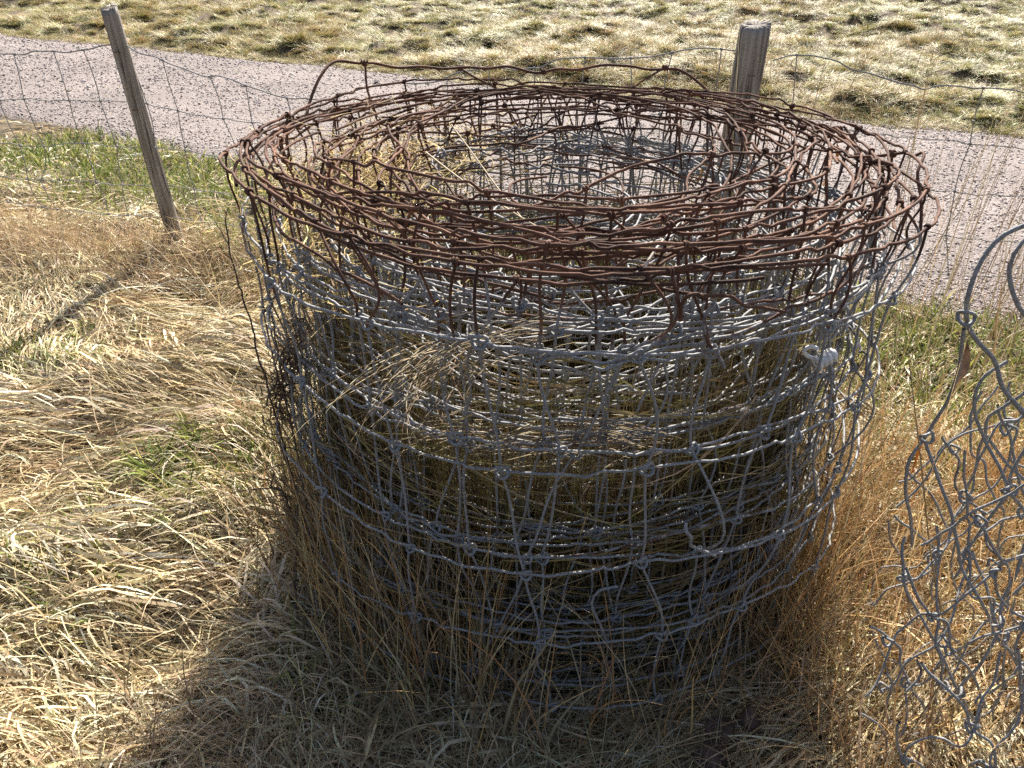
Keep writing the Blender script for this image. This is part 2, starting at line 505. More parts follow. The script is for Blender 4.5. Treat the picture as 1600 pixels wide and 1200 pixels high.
def ribbon(path, side, width, col, prof):
    """path (N,S+1,3); side (N,S+1,3); returns verts, quads, colours"""
    Nn, S1, _ = path.shape
    w = (width[:, None] * prof[None])[..., None] * 0.5
    V = np.stack([path - side * w, path + side * w], 2).reshape(-1, 3)
    b = (np.arange(Nn) * S1 * 2)[:, None]; s = np.arange(S1 - 1)[None] * 2
    i = b + s
    Qd = np.stack([i, i + 1, i + 3, i + 2], -1).reshape(-1, 4)
    C = np.repeat(col, S1 * 2, 0)
    return V, Qd, C


def blades(root, az, length, width, lean0, lean1, S, curl, col, power=1.2, twist=None):
    n = len(root)
    t = np.linspace(0, 1, S + 1)
    tm = (t[1:] + t[:-1]) / 2
    lean = lean0[:, None] + (lean1 - lean0)[:, None] * tm[None] ** power
    azt = az[:, None] + curl[:, None] * tm[None]
    st = np.stack([np.sin(lean) * np.cos(azt), np.sin(lean) * np.sin(azt), np.cos(lean)], -1) * (length / S)[:, None, None]
    path = np.concatenate([root[:, None], root[:, None] + np.cumsum(st, 1)], 1)
    aa = az[:, None] + curl[:, None] * t[None] + math.pi / 2 + (twist if twist is not None else rng.uniform(-1.2, 1.2, n))[:, None]
    side = np.stack([np.cos(aa), np.sin(aa), 0.25 * np.sin(aa * 3)], -1)
    side /= np.linalg.norm(side, axis=-1, keepdims=True)
    prof = np.clip(1.15 * (1 - t) ** 0.55, 0.12, 1)
    return ribbon(path, side, width, col, prof)


def drape(root, az, length, width, arch, off, S, curl, col):
    """blade lying along the ground, following it"""
    n = len(root)
    t = np.linspace(0, 1, S + 1)
    tm = (t[1:] + t[:-1]) / 2
    azt = az[:, None] + curl[:, None] * (tm[None] - 0.3)
    st = np.stack([np.cos(azt), np.sin(azt)], -1) * (length / S)[:, None, None]
    xy = np.concatenate([root[:, None, :2], root[:, None, :2] + np.cumsum(st, 1)], 1)
    z = hgt(xy[..., 0], xy[..., 1]) + off[:, None] * (0.25 + 0.75 * np.sin(math.pi * np.clip(t * 1.05, 0, 1)))[None] \
        + arch[:, None] * np.sin(math.pi * t)[None] - 0.006
    path = np.concatenate([xy, z[..., None]], -1)
    T = np.gradient(path, axis=1)
    side = np.stack([-T[..., 1], T[..., 0], np.zeros_like(T[..., 0])], -1)
    side /= np.linalg.norm(side, axis=-1, keepdims=True) + 1e-9
    tw = rng.uniform(-1.1, 1.1, n)
    side = side * np.cos(tw)[:, None, None]; side[..., 2] += np.sin(tw)[:, None]
    prof = np.clip(np.minimum(t * 6 + 0.35, 1.1 * (1 - t) ** 0.5), 0.12, 1)
    return ribbon(path, side, width, col, prof)


def grass_obj(name, parts, label, cat, mat=None, kind='stuff', parent=None):
    V, Qd, C, off = [], [], [], 0
    for v, q, c in parts:
        V.append(v); Qd.append(q + off); C.append(c); off += len(v)
    o = mesh_obj(name, np.concatenate(V), np.concatenate(Qd), 4, mat or M_GRASS, parent, {'Col': np.concatenate(C)})
    tag(o, label, cat, kind=kind)
    return o


def polar(n, d0, d1, half=48, p=1.0):
    d = d0 + (d1 - d0) * rng.random(n) ** p
    a = (rng.random(n) * 2 - 1) * R_(half)
    return d * np.sin(a), d * np.cos(a)


def flow(x, y):
    return R_(205) + (fbm(x * 0.8, y * 0.8, 31, 2) - 0.5) * 4.2 + (vnoise(x * 2.6, y * 2.6, 33) - 0.5) * 1.6


def greenness(x, y):
    lo = path_lo(x) - y
    strip = sstep(1.75, 0.7, lo) * sstep(-0.1, 0.05, lo)
    n1 = fbm(x * 1.4, y * 1.4, 41)
    return np.clip(strip * (0.5 + 1.3 * (n1 - 0.35)) + sstep(0.60, 0.72, n1) * 0.55
                   + 0.9 * np.exp(-((x + 0.95) ** 2 / 0.045 + (y - 1.78) ** 2 / 0.03)) + 0.5 * np.exp(-((x - 1.6) ** 2 / 0.3 + (y - 2.75) ** 2 / 0.06))
                   + 0.8 * np.exp(-((x + 1.15) ** 2 / 0.02 + (y - 1.42) ** 2 / 0.02)) + 0.5 * np.exp(-((x + 0.75) ** 2 / 0.03 + (y - 1.95) ** 2 / 0.03)), 0, 1)


def rdist(x, y):
    return np.hypot(x - RC[0], y - RC[1])


# --- flattened straw, in combed locks
parts = []
NL = 11500; PER = 12
lx, ly = polar(NL, 0.75, 7.6, 50, 1.35)
ok = (ly < path_lo(lx) + 0.03) & (rdist(lx, ly) > 0.62) & ((rng.random(NL) < 0.4) | (lx < -0.45) | (lx > 0.6) | (ly > 1.4))
lx, ly = lx[ok], ly[ok]
lo_ = path_lo(lx) - ly
keep = rng.random(len(lx)) < (1 - 0.75 * np.clip(greenness(lx, ly) - 0.2, 0, 1)) * np.where(lo_ < 1.25, 0.38, 1.0)
lx, ly = lx[keep], ly[keep]; NL = len(lx)
dist = np.hypot(lx, ly)
messy = sstep(0.48, 0.62, fbm(lx * 1.3, ly * 1.3, 35)) * (1 - lain(lx, ly))
laz = flow(lx, ly) + (0.22 + 0.7 * messy) * rng.standard_normal(NL)
lcol = pick(STRAW, NL, 0.16)
# matted greyer / russet drift
tone = fbm(lx * 1.1, ly * 1.1, 51)
lcol *= (0.80 + 0.42 * tone)[:, None]
llen = (0.14 + 0.24 * rng.random(NL)) * (1 - 0.35 * messy) * (1 - 0.45 * sstep(1.5, 0.7, path_lo(lx) - ly))
lwid = (0.0022 + 0.0046 * rng.random(NL) ** 1.8) * (0.85 + 0.17 * dist)
loff = (0.01 + 0.065 * rng.random(NL)) * (1 - 0.7 * sstep(1.6, 0.9, path_lo(lx) - ly)) * (1 - 0.75 * lain(lx, ly))
rep = np.repeat(np.arange(NL), PER); n = len(rep)
sp = 0.035 + 0.012 * dist[rep]
rx = lx[rep] + sp * rng.standard_normal(n); ry = ly[rep] + sp * rng.standard_normal(n)
az = laz[rep] + (0.16 + 0.2 * messy[rep]) * rng.standard_normal(n)
col = np.clip(lcol[rep] * (1 + 0.2 * rng.standard_normal((n, 1))), 0.02, 0.8)
ok = (rdist(rx + np.cos(az) * 0.1, ry + np.sin(az) * 0.1) > 0.60) & (ry < path_lo(rx) + 0.05)
sel = np.nonzero(ok)[0]
parts.append(drape(np.stack([rx, ry, 0 * rx], -1)[sel], az[sel], (llen[rep] * (0.6 + 0.7 * rng.random(n)))[sel],
                   (lwid[rep] * (0.6 + 0.7 * rng.random(n)))[sel], 0.02 * rng.random(n)[sel], (loff[rep] * rng.random(n))[sel],
                   5, ((0.6 + 0.9 * messy[rep]) * rng.standard_normal(n))[sel], col[sel]))
# loose stray blades, springing up
n = 15000
x, y = polar(n, 0.75, 5.2, 50, 1.0)
ok = (y < path_lo(x)) & (rdist(x, y) > 0.6) & (rng.random(n) > 0.85 * lain(x, y)); x, y = x[ok], y[ok]; n = len(x)
dd = np.hypot(x, y)
parts.append(blades(np.stack([x, y, hgt(x, y) - 0.01], -1), flow(x, y) + 1.0 * rng.standard_normal(n), 0.05 + 0.16 * rng.random(n) ** 1.5,
                    (0.0018 + 0.0034 * rng.random(n)) * (0.85 + 0.15 * dd), 0.85 + 0.6 * rng.random(n), 1.4 + 0.6 * rng.random(n), 4,
                    rng.standard_normal(n), pick(STRAW, n, 0.2)))
grass_obj('matted_straw', parts, 'pale flattened straw matted over the ground around the netting roll', 'dry grass')

# --- green blades
n = 95000
x, y = polar(n, 0.8, 6.8, 50, 0.9)
ok = (y < path_lo(x) + 0.12 * rng.random(n)) & (rdist(x, y) > 0.66) & (rng.random(n) < greenness(x, y) * 1.1); x, y = x[ok], y[ok]; n = len(x)
dd = np.hypot(x, y)
parts = [blades(np.stack([x, y, hgt(x, y) - 0.01], -1), rng.random(n) * 6.28, 0.04 + 0.08 * rng.random(n), (0.003 + 0.004 * rng.random(n)) * (0.8 + 0.13 * dd),
                0.1 + 0.6 * rng.random(n), 0.7 + 0.9 * rng.random(n), 3, 0.6 * rng.standard_normal(n), pick(GREEN, n, 0.2))]
# grass patches creeping on to the path
n = 9000
x, y = polar(n, 3.2, 10, 48, 1.0)
ok = on_path(x, y) & (vnoise(x * 1.1, y * 1.1, 61) * 0.6 + vnoise(x * 4, y * 4, 62) * 0.4 > 0.70); x, y = x[ok], y[ok]; n = len(x)
parts.append(blades(np.stack([x, y, path_z(x, y) - 0.005], -1), rng.random(n) * 6.28, 0.02 + 0.035 * rng.random(n), (0.003 + 0.003 * rng.random(n)) * (0.7 + 0.15 * np.hypot(x, y)),
                    0.2 + 0.8 * rng.random(n), 0.9 + 0.8 * rng.random(n), 2, 0.5 * rng.standard_normal(n), pick(np.vstack([GREEN, STRAW]), n, 0.2)))
grass_obj('green_grass', parts, 'short green spring grass in patches along the near path edge', 'grass', M_GREEN)

# --- tall dry grass: fence line on the left, right-hand thicket, ring round the roll
def fence_y(x):
    return 3.30 - 0.185 * np.asarray(x, float)


def tall(n, xs, ys, h0, h1, pal, wid=(0.0014, 0.0032), lean=(0.0, 0.45), bend=(0.2, 1.1), S=5, azb=None, mask=None):
    ok = np.ones(len(xs), bool) if mask is None else mask
    xs, ys = xs[ok], ys[ok]; n = len(xs)
    az = rng.random(n) * 6.28 if azb is None else azb + 0.9 * rng.standard_normal(n)
    return blades(np.stack([xs, ys, hgt(xs, ys) - 0.02], -1), az, h0 + (h1 - h0) * rng.random(n), wid[0] + (wid[1] - wid[0]) * rng.random(n) ** 1.5,
                  lean[0] + (lean[1] - lean[0]) * rng.random(n), bend[0] + (bend[1] - bend[0]) * rng.random(n), S, 0.6 * rng.standard_normal(n), pick(pal, n, 0.2))


parts = []
n = 15000                                              # russet band under the fence
xs = rng.uniform(-5.5, 4.0, n); ys = fence_y(xs) - 0.10 + 0.17 * rng.standard_normal(n)
den = 0.35 + 0.9 * vnoise(xs * 1.6, 3.3, 71)
mask = (rng.random(n) < den) & (rdist(xs, ys) > 0.7) & ((xs < -0.9) | (rng.random(n) < 0.08))
parts.append(tall(n, xs, ys, 0.10, 0.32, np.array([[.50, .39, .25], [.42, .31, .19], [.60, .49, .33], [.34, .24, .14], [.50, .37, .22]]), wid=(0.002, 0.005), lean=(0.0, 0.6), bend=(0.5, 1.9), mask=mask))
n = 8000                                              # right-hand thicket
xs = rng.uniform(0.62, 2.1, n); ys = rng.uniform(0.62, 2.25, n)
mask = (rdist(xs, ys) > 0.71) & ((xs < 0.72) | (ys > 1.08) | (rng.random(n) < 0.35)) & (rng.random(n) < sstep(2.1, 1.7, ys) * (0.35 + 0.9 * vnoise(xs * 4, ys * 4, 72)))
parts.append(tall(n, xs, ys, 0.14, 0.44, RUSSET, wid=(0.0016, 0.0048), lean=(0.0, 0.5), bend=(0.3, 1.7), mask=mask))
n = 6500                                              # ring at the foot of the roll
th = rng.random(n) * 6.28; rr = 0.66 + 0.14 * np.abs(rng.standard_normal(n))
xs = RC[0] + rr * np.cos(th); ys = RC[1] + rr * np.sin(th)
w = (0.14 + 0.6 * (np.abs(np.cos(th)) > 0.6)) * np.where((np.cos(th) < -0.55) & (rr > 0.69), 0.06, 1)
parts.append(tall(n, xs, ys, 0.12, 0.46, np.vstack([DULL, RUSSET, OLIVE]), wid=(0.0016, 0.0042), lean=(0.0, 0.35), bend=(0.1, 1.3), mask=rng.random(n) < w))
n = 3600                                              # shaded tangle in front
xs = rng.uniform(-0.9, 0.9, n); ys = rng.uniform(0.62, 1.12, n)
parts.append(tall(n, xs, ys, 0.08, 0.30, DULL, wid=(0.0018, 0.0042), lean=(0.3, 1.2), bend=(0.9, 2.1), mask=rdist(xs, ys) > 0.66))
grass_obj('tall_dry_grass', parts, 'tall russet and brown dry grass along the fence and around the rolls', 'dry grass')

# --- thin tall stalks, beyond and beside the roll
parts = []
n = 170
xs = rng.uniform(0.2, 2.3, n); ys = rng.uniform(2.3, 3.2, n)
parts.append(tall(n, xs, ys, 0.6, 1.5, DULL * 0.85, wid=(0.0030, 0.0048), lean=(0.0, 0.22), bend=(0.0, 0.5), S=7))
n = 70
xs = rng.uniform(-3.2, -0.5, n); ys = rng.uniform(2.0, 3.6, n)
parts.append(tall(n, xs, ys, 0.35, 0.95, STRAW, wid=(0.002, 0.0034), lean=(0.1, 0.6), bend=(0.2, 0.9), S=7))
n = 150
xs = rng.uniform(0.76, 1.7, n); ys = rng.uniform(0.9, 2.2, n)
parts.append(tall(n, xs, ys, 0.5, 1.15, np.vstack([RUSSET, DULL]), wid=(0.0018, 0.003), lean=(0.0, 0.4), bend=(0.1, 0.7), S=7))
grass_obj('thin_stalks', parts, 'thin tall dry stalks standing along the fence behind the roll', 'dry grass')

# --- grass grown up through the roll
parts = []
n = 7000
th = np.where(rng.random(n) < 0.6, rng.uniform(0, math.pi, n), rng.uniform(math.pi, 2 * math.pi, n)); rr = 0.24 + 0.36 * np.sqrt(rng.random(n))
xs = RC[0] + rr * np.cos(th); ys = RC[1] + rr * np.sin(th)
frontness = 0.5 + 0.5 * np.cos(th + math.pi / 2)
L = (0.22 + 0.62 * rng.random(n) ** 0.9) * np.where(th > math.pi, 0.8, 1)
parts.append(blades(np.stack([xs, ys, 0 * xs - 0.01], -1), th + math.pi / 2 * np.sign(rng.standard_normal(n)) + 0.5 * rng.standard_normal(n), L, 0.0020 + 0.0034 * rng.random(n),
                    0.02 + 0.28 * rng.random(n), 0.1 + 1.1 * rng.random(n) ** 2, 6, 0.7 * rng.standard_normal(n), pick(np.vstack([OLIVE, OLIVE, DULL]) * 0.55, n, 0.25)))  # palette darkened so the colour carries the shade inside the roll
n = 2600                                               # blades lying round the coils, inner shade put into their colour
th = rng.random(n) * 6.28; rr = 0.40 + 0.27 * np.sqrt(rng.random(n)); z = 0.03 + 0.80 * rng.random(n) ** 1.25
S = 6; t = np.linspace(0, 1, S + 1); Lr = rng.uniform(0.15, 0.5, n) / rr * np.sign(rng.standard_normal(n))
tht = th[:, None] + Lr[:, None] * t; rt = rr[:, None] + 0.05 * rng.standard_normal((n, 1)) * t
zt = z[:, None] + rng.normal(0, 0.09, (n, 1)) * t - 0.05 * np.sin(math.pi * t) * rng.random((n, 1))
path = np.stack([RC[0] + rt * np.cos(tht), RC[1] + rt * np.sin(tht), zt], -1)
side = np.zeros_like(path); side[..., 2] = 1; side[..., 0] = rng.standard_normal((n, 1)) * 0.5
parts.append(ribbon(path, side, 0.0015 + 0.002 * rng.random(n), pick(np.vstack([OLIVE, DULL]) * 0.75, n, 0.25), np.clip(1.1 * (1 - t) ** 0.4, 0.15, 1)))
n = 1200                                               # low growth in the middle
rr = 0.42 * np.sqrt(rng.random(n)); th = rng.random(n) * 6.28
parts.append(blades(np.stack([RC[0] + rr * np.cos(th), RC[1] + rr * np.sin(th), 0 * rr], -1), rng.random(n) * 6.28, rng.uniform(0.08, 0.30, n), 0.002 + 0.003 * rng.random(n),
                    0.5 * rng.random(n), 0.4 + 1.2 * rng.random(n), 5, 0.6 * rng.standard_normal(n), pick(OLIVE, n, 0.2)))
# grass curtain behind the front outer coils, darkened to imitate shade and hide glints
n = 3800
th = rng.uniform(R_(185), R_(355), n); rr = rng.uniform(0.46, 0.59, n)
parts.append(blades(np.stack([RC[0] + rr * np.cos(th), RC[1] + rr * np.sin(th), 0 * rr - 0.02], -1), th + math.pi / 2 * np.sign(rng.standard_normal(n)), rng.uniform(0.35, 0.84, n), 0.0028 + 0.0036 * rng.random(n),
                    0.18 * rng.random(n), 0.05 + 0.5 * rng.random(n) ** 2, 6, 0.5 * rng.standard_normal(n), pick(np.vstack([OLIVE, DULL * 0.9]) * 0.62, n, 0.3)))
# tan stems climbing the left front
n = 850
th = rng.uniform(R_(188), R_(258), n); rr = rng.uniform(0.58, 0.74, n)
parts.append(blades(np.stack([RC[0] + rr * np.cos(th), RC[1] + rr * np.sin(th), 0 * rr - 0.02], -1), rng.random(n) * 6.28, rng.uniform(0.2, 0.62, n), 0.0018 + 0.0026 * rng.random(n),
                    0.22 * rng.random(n), 0.05 + 0.7 * rng.random(n), 6, 0.6 * rng.standard_normal(n), pick(np.vstack([DULL, STRAW * 0.8, RUSSET]), n, 0.2)))
# stems standing in front of the lower wires
n = 620
th = rng.uniform(math.pi * 1.02, math.pi * 1.98, n); rr = rng.uniform(0.60, 0.80, n)
parts.append(blades(np.stack([RC[0] + rr * np.cos(th), RC[1] + rr * np.sin(th), 0 * rr - 0.02], -1), rng.random(n) * 6.28, rng.uniform(0.15, 0.55, n), 0.0018 + 0.0022 * rng.random(n),
                    0.4 * rng.random(n), 0.1 + 0.9 * rng.random(n), 6, 0.6 * rng.standard_normal(n), pick(np.vstack([DULL, RUSSET]), n, 0.2)))
# hay caught in the upper left of the coils
n = 2400
th = R_(160) + R_(26) * rng.standard_normal(n); rr = 0.55 + 0.09 * rng.standard_normal(n); z = 0.89 + 0.05 * rng.standard_normal(n)
path_r = np.stack([RC[0] + rr * np.cos(th), RC[1] + rr * np.sin(th), z], -1)
parts.append(blades(path_r, rng.random(n) * 6.28, rng.uniform(0.06, 0.2, n), 0.0015 + 0.0018 * rng.random(n), rng.uniform(0.9, 2.0, n), rng.uniform(0.9, 2.1, n), 5,
                    1.3 * rng.standard_normal(n), pick(np.array([[0.62, 0.46, 0.18], [0.55, 0.42, 0.2], [0.66, 0.54, 0.28]]), n, 0.15)))
# sheaves caught in the front wires, palette darkened to look shaded
for (qx, qy, m, L0, azm, dz) in [(850, 525, 34, 0.22, R_(188), 0.25), (640, 690, 40, 0.22, R_(20), 0.1), (760, 700, 45, 0.22, R_(10), 0.1), (700, 560, 50, 0.2, R_(230), -0.5), (1010, 690, 50, 0.22, R_(170), 0.0)]:
    c = P(qx, qy, 1.075)
    o = c + rng.normal(0, 1, (m, 3)) * [0.035, 0.02, 0.018]
    parts.append(blades(o, azm + 0.12 * rng.standard_normal(m), L0 * rng.uniform(0.6, 1.3, m), np.full(m, 0.0018), 1.45 + 0.12 * rng.standard_normal(m), 2.0 + 0.5 * rng.random(m) + dz, 7,
                        0.35 + 0.5 * rng.standard_normal(m), pick(DULL * 0.8, m, 0.2)))
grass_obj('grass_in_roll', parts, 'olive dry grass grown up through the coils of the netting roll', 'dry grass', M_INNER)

# --- far meadow tufts
tufts = []
for k in range(10):
    m = 260
    gk = k >= 7
    a = rng.random(m) * 6.28; rr = 0.11 * np.sqrt(rng.random(m))
    root = np.stack([rr * np.cos(a), rr * np.sin(a), 0 * a - 0.02], -1)
    dirn = a * 0.5 + rng.random(m) * 6.28 * 0.5 + rng.random() * 6
    pal = GREEN * 1.15 + 0.04 if gk else (STRAW * [0.78, 0.75, 0.60] if k < 5 else np.vstack([STRAW, RUSSET, DULL]))
    pl = pick(pal, m, 0.18)
    if gk: pl[::2] = pick(STRAW, len(pl[::2]), 0.15)
    else: pl[::5] = pick(GREEN * 1.3, len(pl[::5]), 0.15)
    v, q, c = blades(root, dirn, rng.uniform(0.08, 0.22, m) * (0.7 if gk else 1), rng.uniform(0.0035, 0.0075, m), rng.uniform(0.3, 1.2, m), rng.uniform(1.3, 2.3, m), 3, rng.standard_normal(m), pl)
    tufts.append(src_obj('tuft', make_mesh('tuft', v, q, 4, M_GRASS, {'Col': c})))
n = 34000
d = 5.6 + 22 * rng.random(n) ** 1.35; a = (rng.random(n) * 2 - 1) * R_(50)
x, y = d * np.sin(a), d * np.cos(a)
ok = y > path_hi(x) + 0.04; x, y, d = x[ok], y[ok], d[ok]; n = len(x)
gn = fbm(x * 0.45, y * 0.45, 81) * 0.7 + vnoise(x * 2, y * 2, 82) * 0.3 + 0.16 * sstep(8.5, 14, y + 0.25 * x) - 0.03
isg = rng.random(n) < 0.15 + 0.85 * sstep(0.40, 0.62, gn)
idx = np.where(isg, rng.integers(7, 10, n), rng.integers(0, 7, n))
s = rng.uniform(0.5, 1.05, n) * (0.85 + 0.02 * d)
tm = scatter('meadow_grass', np.stack([x, y, hgt(x, y) - 0.02], -1), np.stack([0.2 * rng.standard_normal(n), 0.2 * rng.standard_normal(n), rng.random(n) * 6.28], -1),
             np.stack([s, s, s * rng.uniform(0.4, 0.9, n)], -1), idx, tufts, M_GRASS)
tag(tm, 'tussocky straw and green meadow grass beyond the path', 'meadow grass', kind='stuff')
# low fringe on both path edges
n = 2600
x = rng.uniform(-9, 7, n); side_ = rng.random(n) < 0.5
y = np.where(side_, path_hi(x) + 0.10 * np.abs(rng.standard_normal(n)), path_hi(x) + 0.05 - 0.12 * rng.random(n) ** 2)
s = rng.uniform(0.25, 0.6, n)
fr = scatter('path_fringe', np.stack([x, y, hgt(x, y) - 0.01], -1), np.stack([0 * x, 0 * x, rng.random(n) * 6.28], -1), np.stack([s, s, s * 0.8], -1),
             np.where(rng.random(n) < 0.4, rng.integers(7, 10, n), rng.integers(0, 7, n)), tufts, M_GRASS)
tag(fr, 'low grass fringe along the far edge of the gravel path', 'grass', kind='stuff')

# ------------------------------------------------------------------ wire helpers
def noise1(s, wl, amp, r):
    n = int((s[-1] - s[0]) / wl) + 6
    g = r.standard_normal(n) * amp
    q = (s - s[0]) / wl
    i = np.floor(q).astype(int); f = q - i; f = f * f * (3 - 2 * f)
    return g[i] * (1 - f) + g[i + 1] * f


def crimps(s, gap, amp, width, r):
    out = np.zeros_like(s); p = s[0] + r.random() * gap
    while p < s[-1]:
        u = (s - p) / (width * r.uniform(0.7, 1.5))
        k = np.abs(u) < 4
        out[k] += amp * r.uniform(0.4, 1.5) * r.choice([-1, 1]) * (u[k] if r.random() < 0.6 else 0.6) * np.exp(-u[k] ** 2 / 2)
        p += gap * r.uniform(0.5, 1.5)
    return out


def knot_mesh(name, rust, wrap):
    if wrap:                                          # a few turns wound round the line wire
        t = np.linspace(0, 1, 24); a = t * 2 * math.pi * 2.1
        p = np.stack([(t - 0.5) * 0.012, 0.0054 * np.cos(a), 0.0054 * np.sin(a)], -1)
        lst = [tube(p, 0.0025, 5, rust)]
    else:                                             # flat ring clinch
        t = np.linspace(0, 1, 34); a = t * 2 * math.pi * 1.9 + 0.6
        p = np.stack([(0.0135 - 0.002 * t) * np.cos(a), 0.0055 * np.sin(a * 2 + 0.5) - 0.002, (0.0105 - 0.001 * t) * np.sin(a)], -1)
        lst = [tube(p, 0.0029, 5, rust)]
    v, q, a = tubes_join(lst)
    return make_mesh(name, v, q, 4, M_WIRE, {'rust': a}), (v, q, a)


KN = {}
for nm, ru, wr in (('grey_ring', 0.05, False), ('rust_wrap', 1.0, True), ('grey_wrap', 0.1, True), ('rust_ring', 0.8, False)):
    KN[nm] = knot_mesh('knot', ru, wr)


def frame(p, tangent, up=(0, 0, 1)):
    x = np.array(tangent, float); x /= np.linalg.norm(x)
    z = np.array(up, float); z -= x * z.dot(x); z /= np.linalg.norm(z)
    y = np.cross(z, x)
    M = np.eye(4); M[:3, 0], M[:3, 1], M[:3, 2], M[:3, 3] = x, y, z, p
    return M


# ------------------------------------------------------------------ the big roll of netting
r1 = np.random.default_rng(3)
roll = empty('wire_netting_roll', (RC[0], RC[1], 0))
tag(roll, 'big upright roll of old wire netting with rusty top rim and grey galvanised sides', 'netting roll')
ORG = np.array([RC[0], RC[1], 0.0])
NT = 20
R_IN, R_OUT = 0.29, 0.710
ROWS = [1.005, 0.86, 0.655, 0.44, 0.225, 0.06]
M_ = NT * 300
TH = np.linspace(0, NT * 2 * math.pi, M_)
start = R_(75)
ANG = start + TH
frac = TH / TH[-1]
base_r = R_IN + (R_OUT - R_IN) * (frac ** 0.66)
arc = np.concatenate([[0], np.cumsum(np.diff(TH) * base_r[:-1])])
low_r = noise1(TH, 0.75, 0.019, r1) * (1 + 1.3 * (1 - frac)) + 0.012 * np.cos(2 * ANG + 0.6)
low_z = noise1(TH, 1.5, 0.009, r1)
tilt = -0.018 * np.cos(ANG) - 0.010 * np.sin(ANG) + 0.033
W = []
for ri, z in enumerate(ROWS):
    up = sstep(0.3, 1.0, z)
    flare = 0.014 * sstep(0.85, 1.0, z) * frac - 0.012 * sstep(0.5, 0.0, z)
    rr = base_r + low_r + flare + noise1(arc, 0.30, 0.012, r1) * (1 + 1.5 * (1 - frac)) + noise1(arc, 0.13, 0.0018, r1) + crimps(arc, 0.18, 0.006, 0.012, r1)
    zz = z + (low_z + tilt + 0.03 * (1 - frac) * np.sin(ANG * 1.0 + 4.0 * frac)) * up + noise1(arc, 0.5, 0.010 if ri else 0.010, r1) * (1 + 2.5 * (1 - frac)) + noise1(arc, 0.14, 0.0016, r1) + crimps(arc, 0.16, 0.0075, 0.012, r1)
    if ri == 0:
        inner = 1 - frac
        zz = zz - 0.05 * sstep(0.55, 1.0, inner)      # the core sits a little lower
    W.append(np.stack([RC[0] + rr * np.cos(ANG), RC[1] + rr * np.sin(ANG), zz], -1))
W = np.array(W)                                       # rows, samples, xyz

per = M_ // NT
for ri in range(len(ROWS)):
    for k in range(NT):
        s0, s1 = k * per, min((k + 1) * per + 1, M_)
        pts = W[ri, s0:s1]
        if ri == 0: ru = np.full(len(pts), 1.0)
        elif ri == 1: ru = np.clip(0.06 + noise1(arc[s0:s1], 0.25, 0.13, r1) + (0.2 if k < 6 else 0), 0, 1)
        else: ru = np.clip(0.06 + noise1(arc[s0:s1], 0.3, 0.13, r1), 0, 1)
        v, q, a = tube(pts - ORG, 0.0030 if ri == 0 else 0.0027, 6, ru)
        o = mesh_obj('line_wire', v, q, 4, M_WIRE, roll, {'rust': a})
        if ri == 0: o['label'] = 'rusty brown top wire'

# stays
knots = []
pos = 0.1
nst = 0
while pos < arc[-1] - 0.05:
    i0 = int(np.searchsorted(arc, pos))
    drift = np.cumsum(r1.normal(0, 2.0, len(ROWS))); drift -= drift[0]
    drift += r1.normal(0, 1.6) * np.arange(len(ROWS))
    ids = np.clip((i0 + drift).astype(int), 1, M_ - 2)
    nodes = np.array([W[ri, ids[ri]] for ri in range(len(ROWS))])
    seg = [nodes[0] + [0, 0, 0.006]]
    path_p = []
    for a_, b_ in zip(nodes[:-1], nodes[1:]):
        m = 9; t = np.linspace(0, 1, m, endpoint=False)[:, None]
        bow = r1.normal(0, 0.006, 3) * [1, 1, 0]
        if r1.random() < 0.16: bow = bow * 4.5
        path_p.append(a_ * (1 - t) + b_ * t + bow * np.sin(math.pi * t) + r1.normal(0, 0.003, 3) * [1, 1, 0] * np.sin(2 * math.pi * t))
    tail = nodes[-1] + np.array([r1.normal(0, 0.01), r1.normal(0, 0.01), -0.075])
    path_p.append(np.stack([nodes[-1], nodes[-1] * 0.5 + tail * 0.5 + r1.normal(0, 0.004, 3), tail]))
    pts = np.concatenate(path_p)
    rt = 0.83 + 0.12 * r1.random()
    ru = sstep(rt, rt + 0.12, pts[:, 2]) * 0.95 + 0.06
    v, q, a = tube(pts - ORG, 0.0025, 6, ru)
    mesh_obj('stay_wire', v, q, 4, M_WIRE, roll, {'rust': a})
    nst += 1
    for ri in range(len(ROWS)):
        i = ids[ri]
        tang = W[ri, i + 1] - W[ri, i - 1]
        kind = 'rust_wrap' if ri == 0 else 'grey_ring'
        knots.append((W[ri, i], tang, kind))
    pos += 0.27 * r1.uniform(0.7, 1.25)

# bent lengths sprung loose between the coils
for k in range(85):
    core = k >= 35
    L = r1.uniform(0.2, 0.9); a0 = r1.uniform(0, 6.28); q0 = r1.uniform(0.12, 0.42) if core else r1.uniform(0.5, 0.70); z0 = r1.uniform(0.45, 0.98) if core else ROWS[r1.integers(0, 2)] + r1.normal(0.01, 0.02)
    n_ = max(8, int(L / 0.014)); t = np.linspace(0, 1, n_)
    aa = a0 + L / q0 * t; s_ = t * L
    q_ = np.clip(q0 + r1.normal(0, 0.05) * t + noise1(s_, 0.12, 0.008, r1), 0.08, 0.72)
    zz = z0 + r1.normal(0, 0.07) * t + noise1(s_, 0.12, 0.008, r1) + crimps(s_, 0.15, 0.009, 0.012, r1)
    zz = np.clip(zz, 0.02, 1.02)
    if core: zz = np.clip(zz, 0.3, 0.97)
    pts = np.stack([q_ * np.cos(aa), q_ * np.sin(aa), zz], -1)
    v, q, a = tube(pts, 0.0029, 6, sstep(0.88, 0.97, zz) * 0.9 + 0.08)
    mesh_obj('loose_wire', v, q, 4, M_WIRE, roll, {'rust': a})

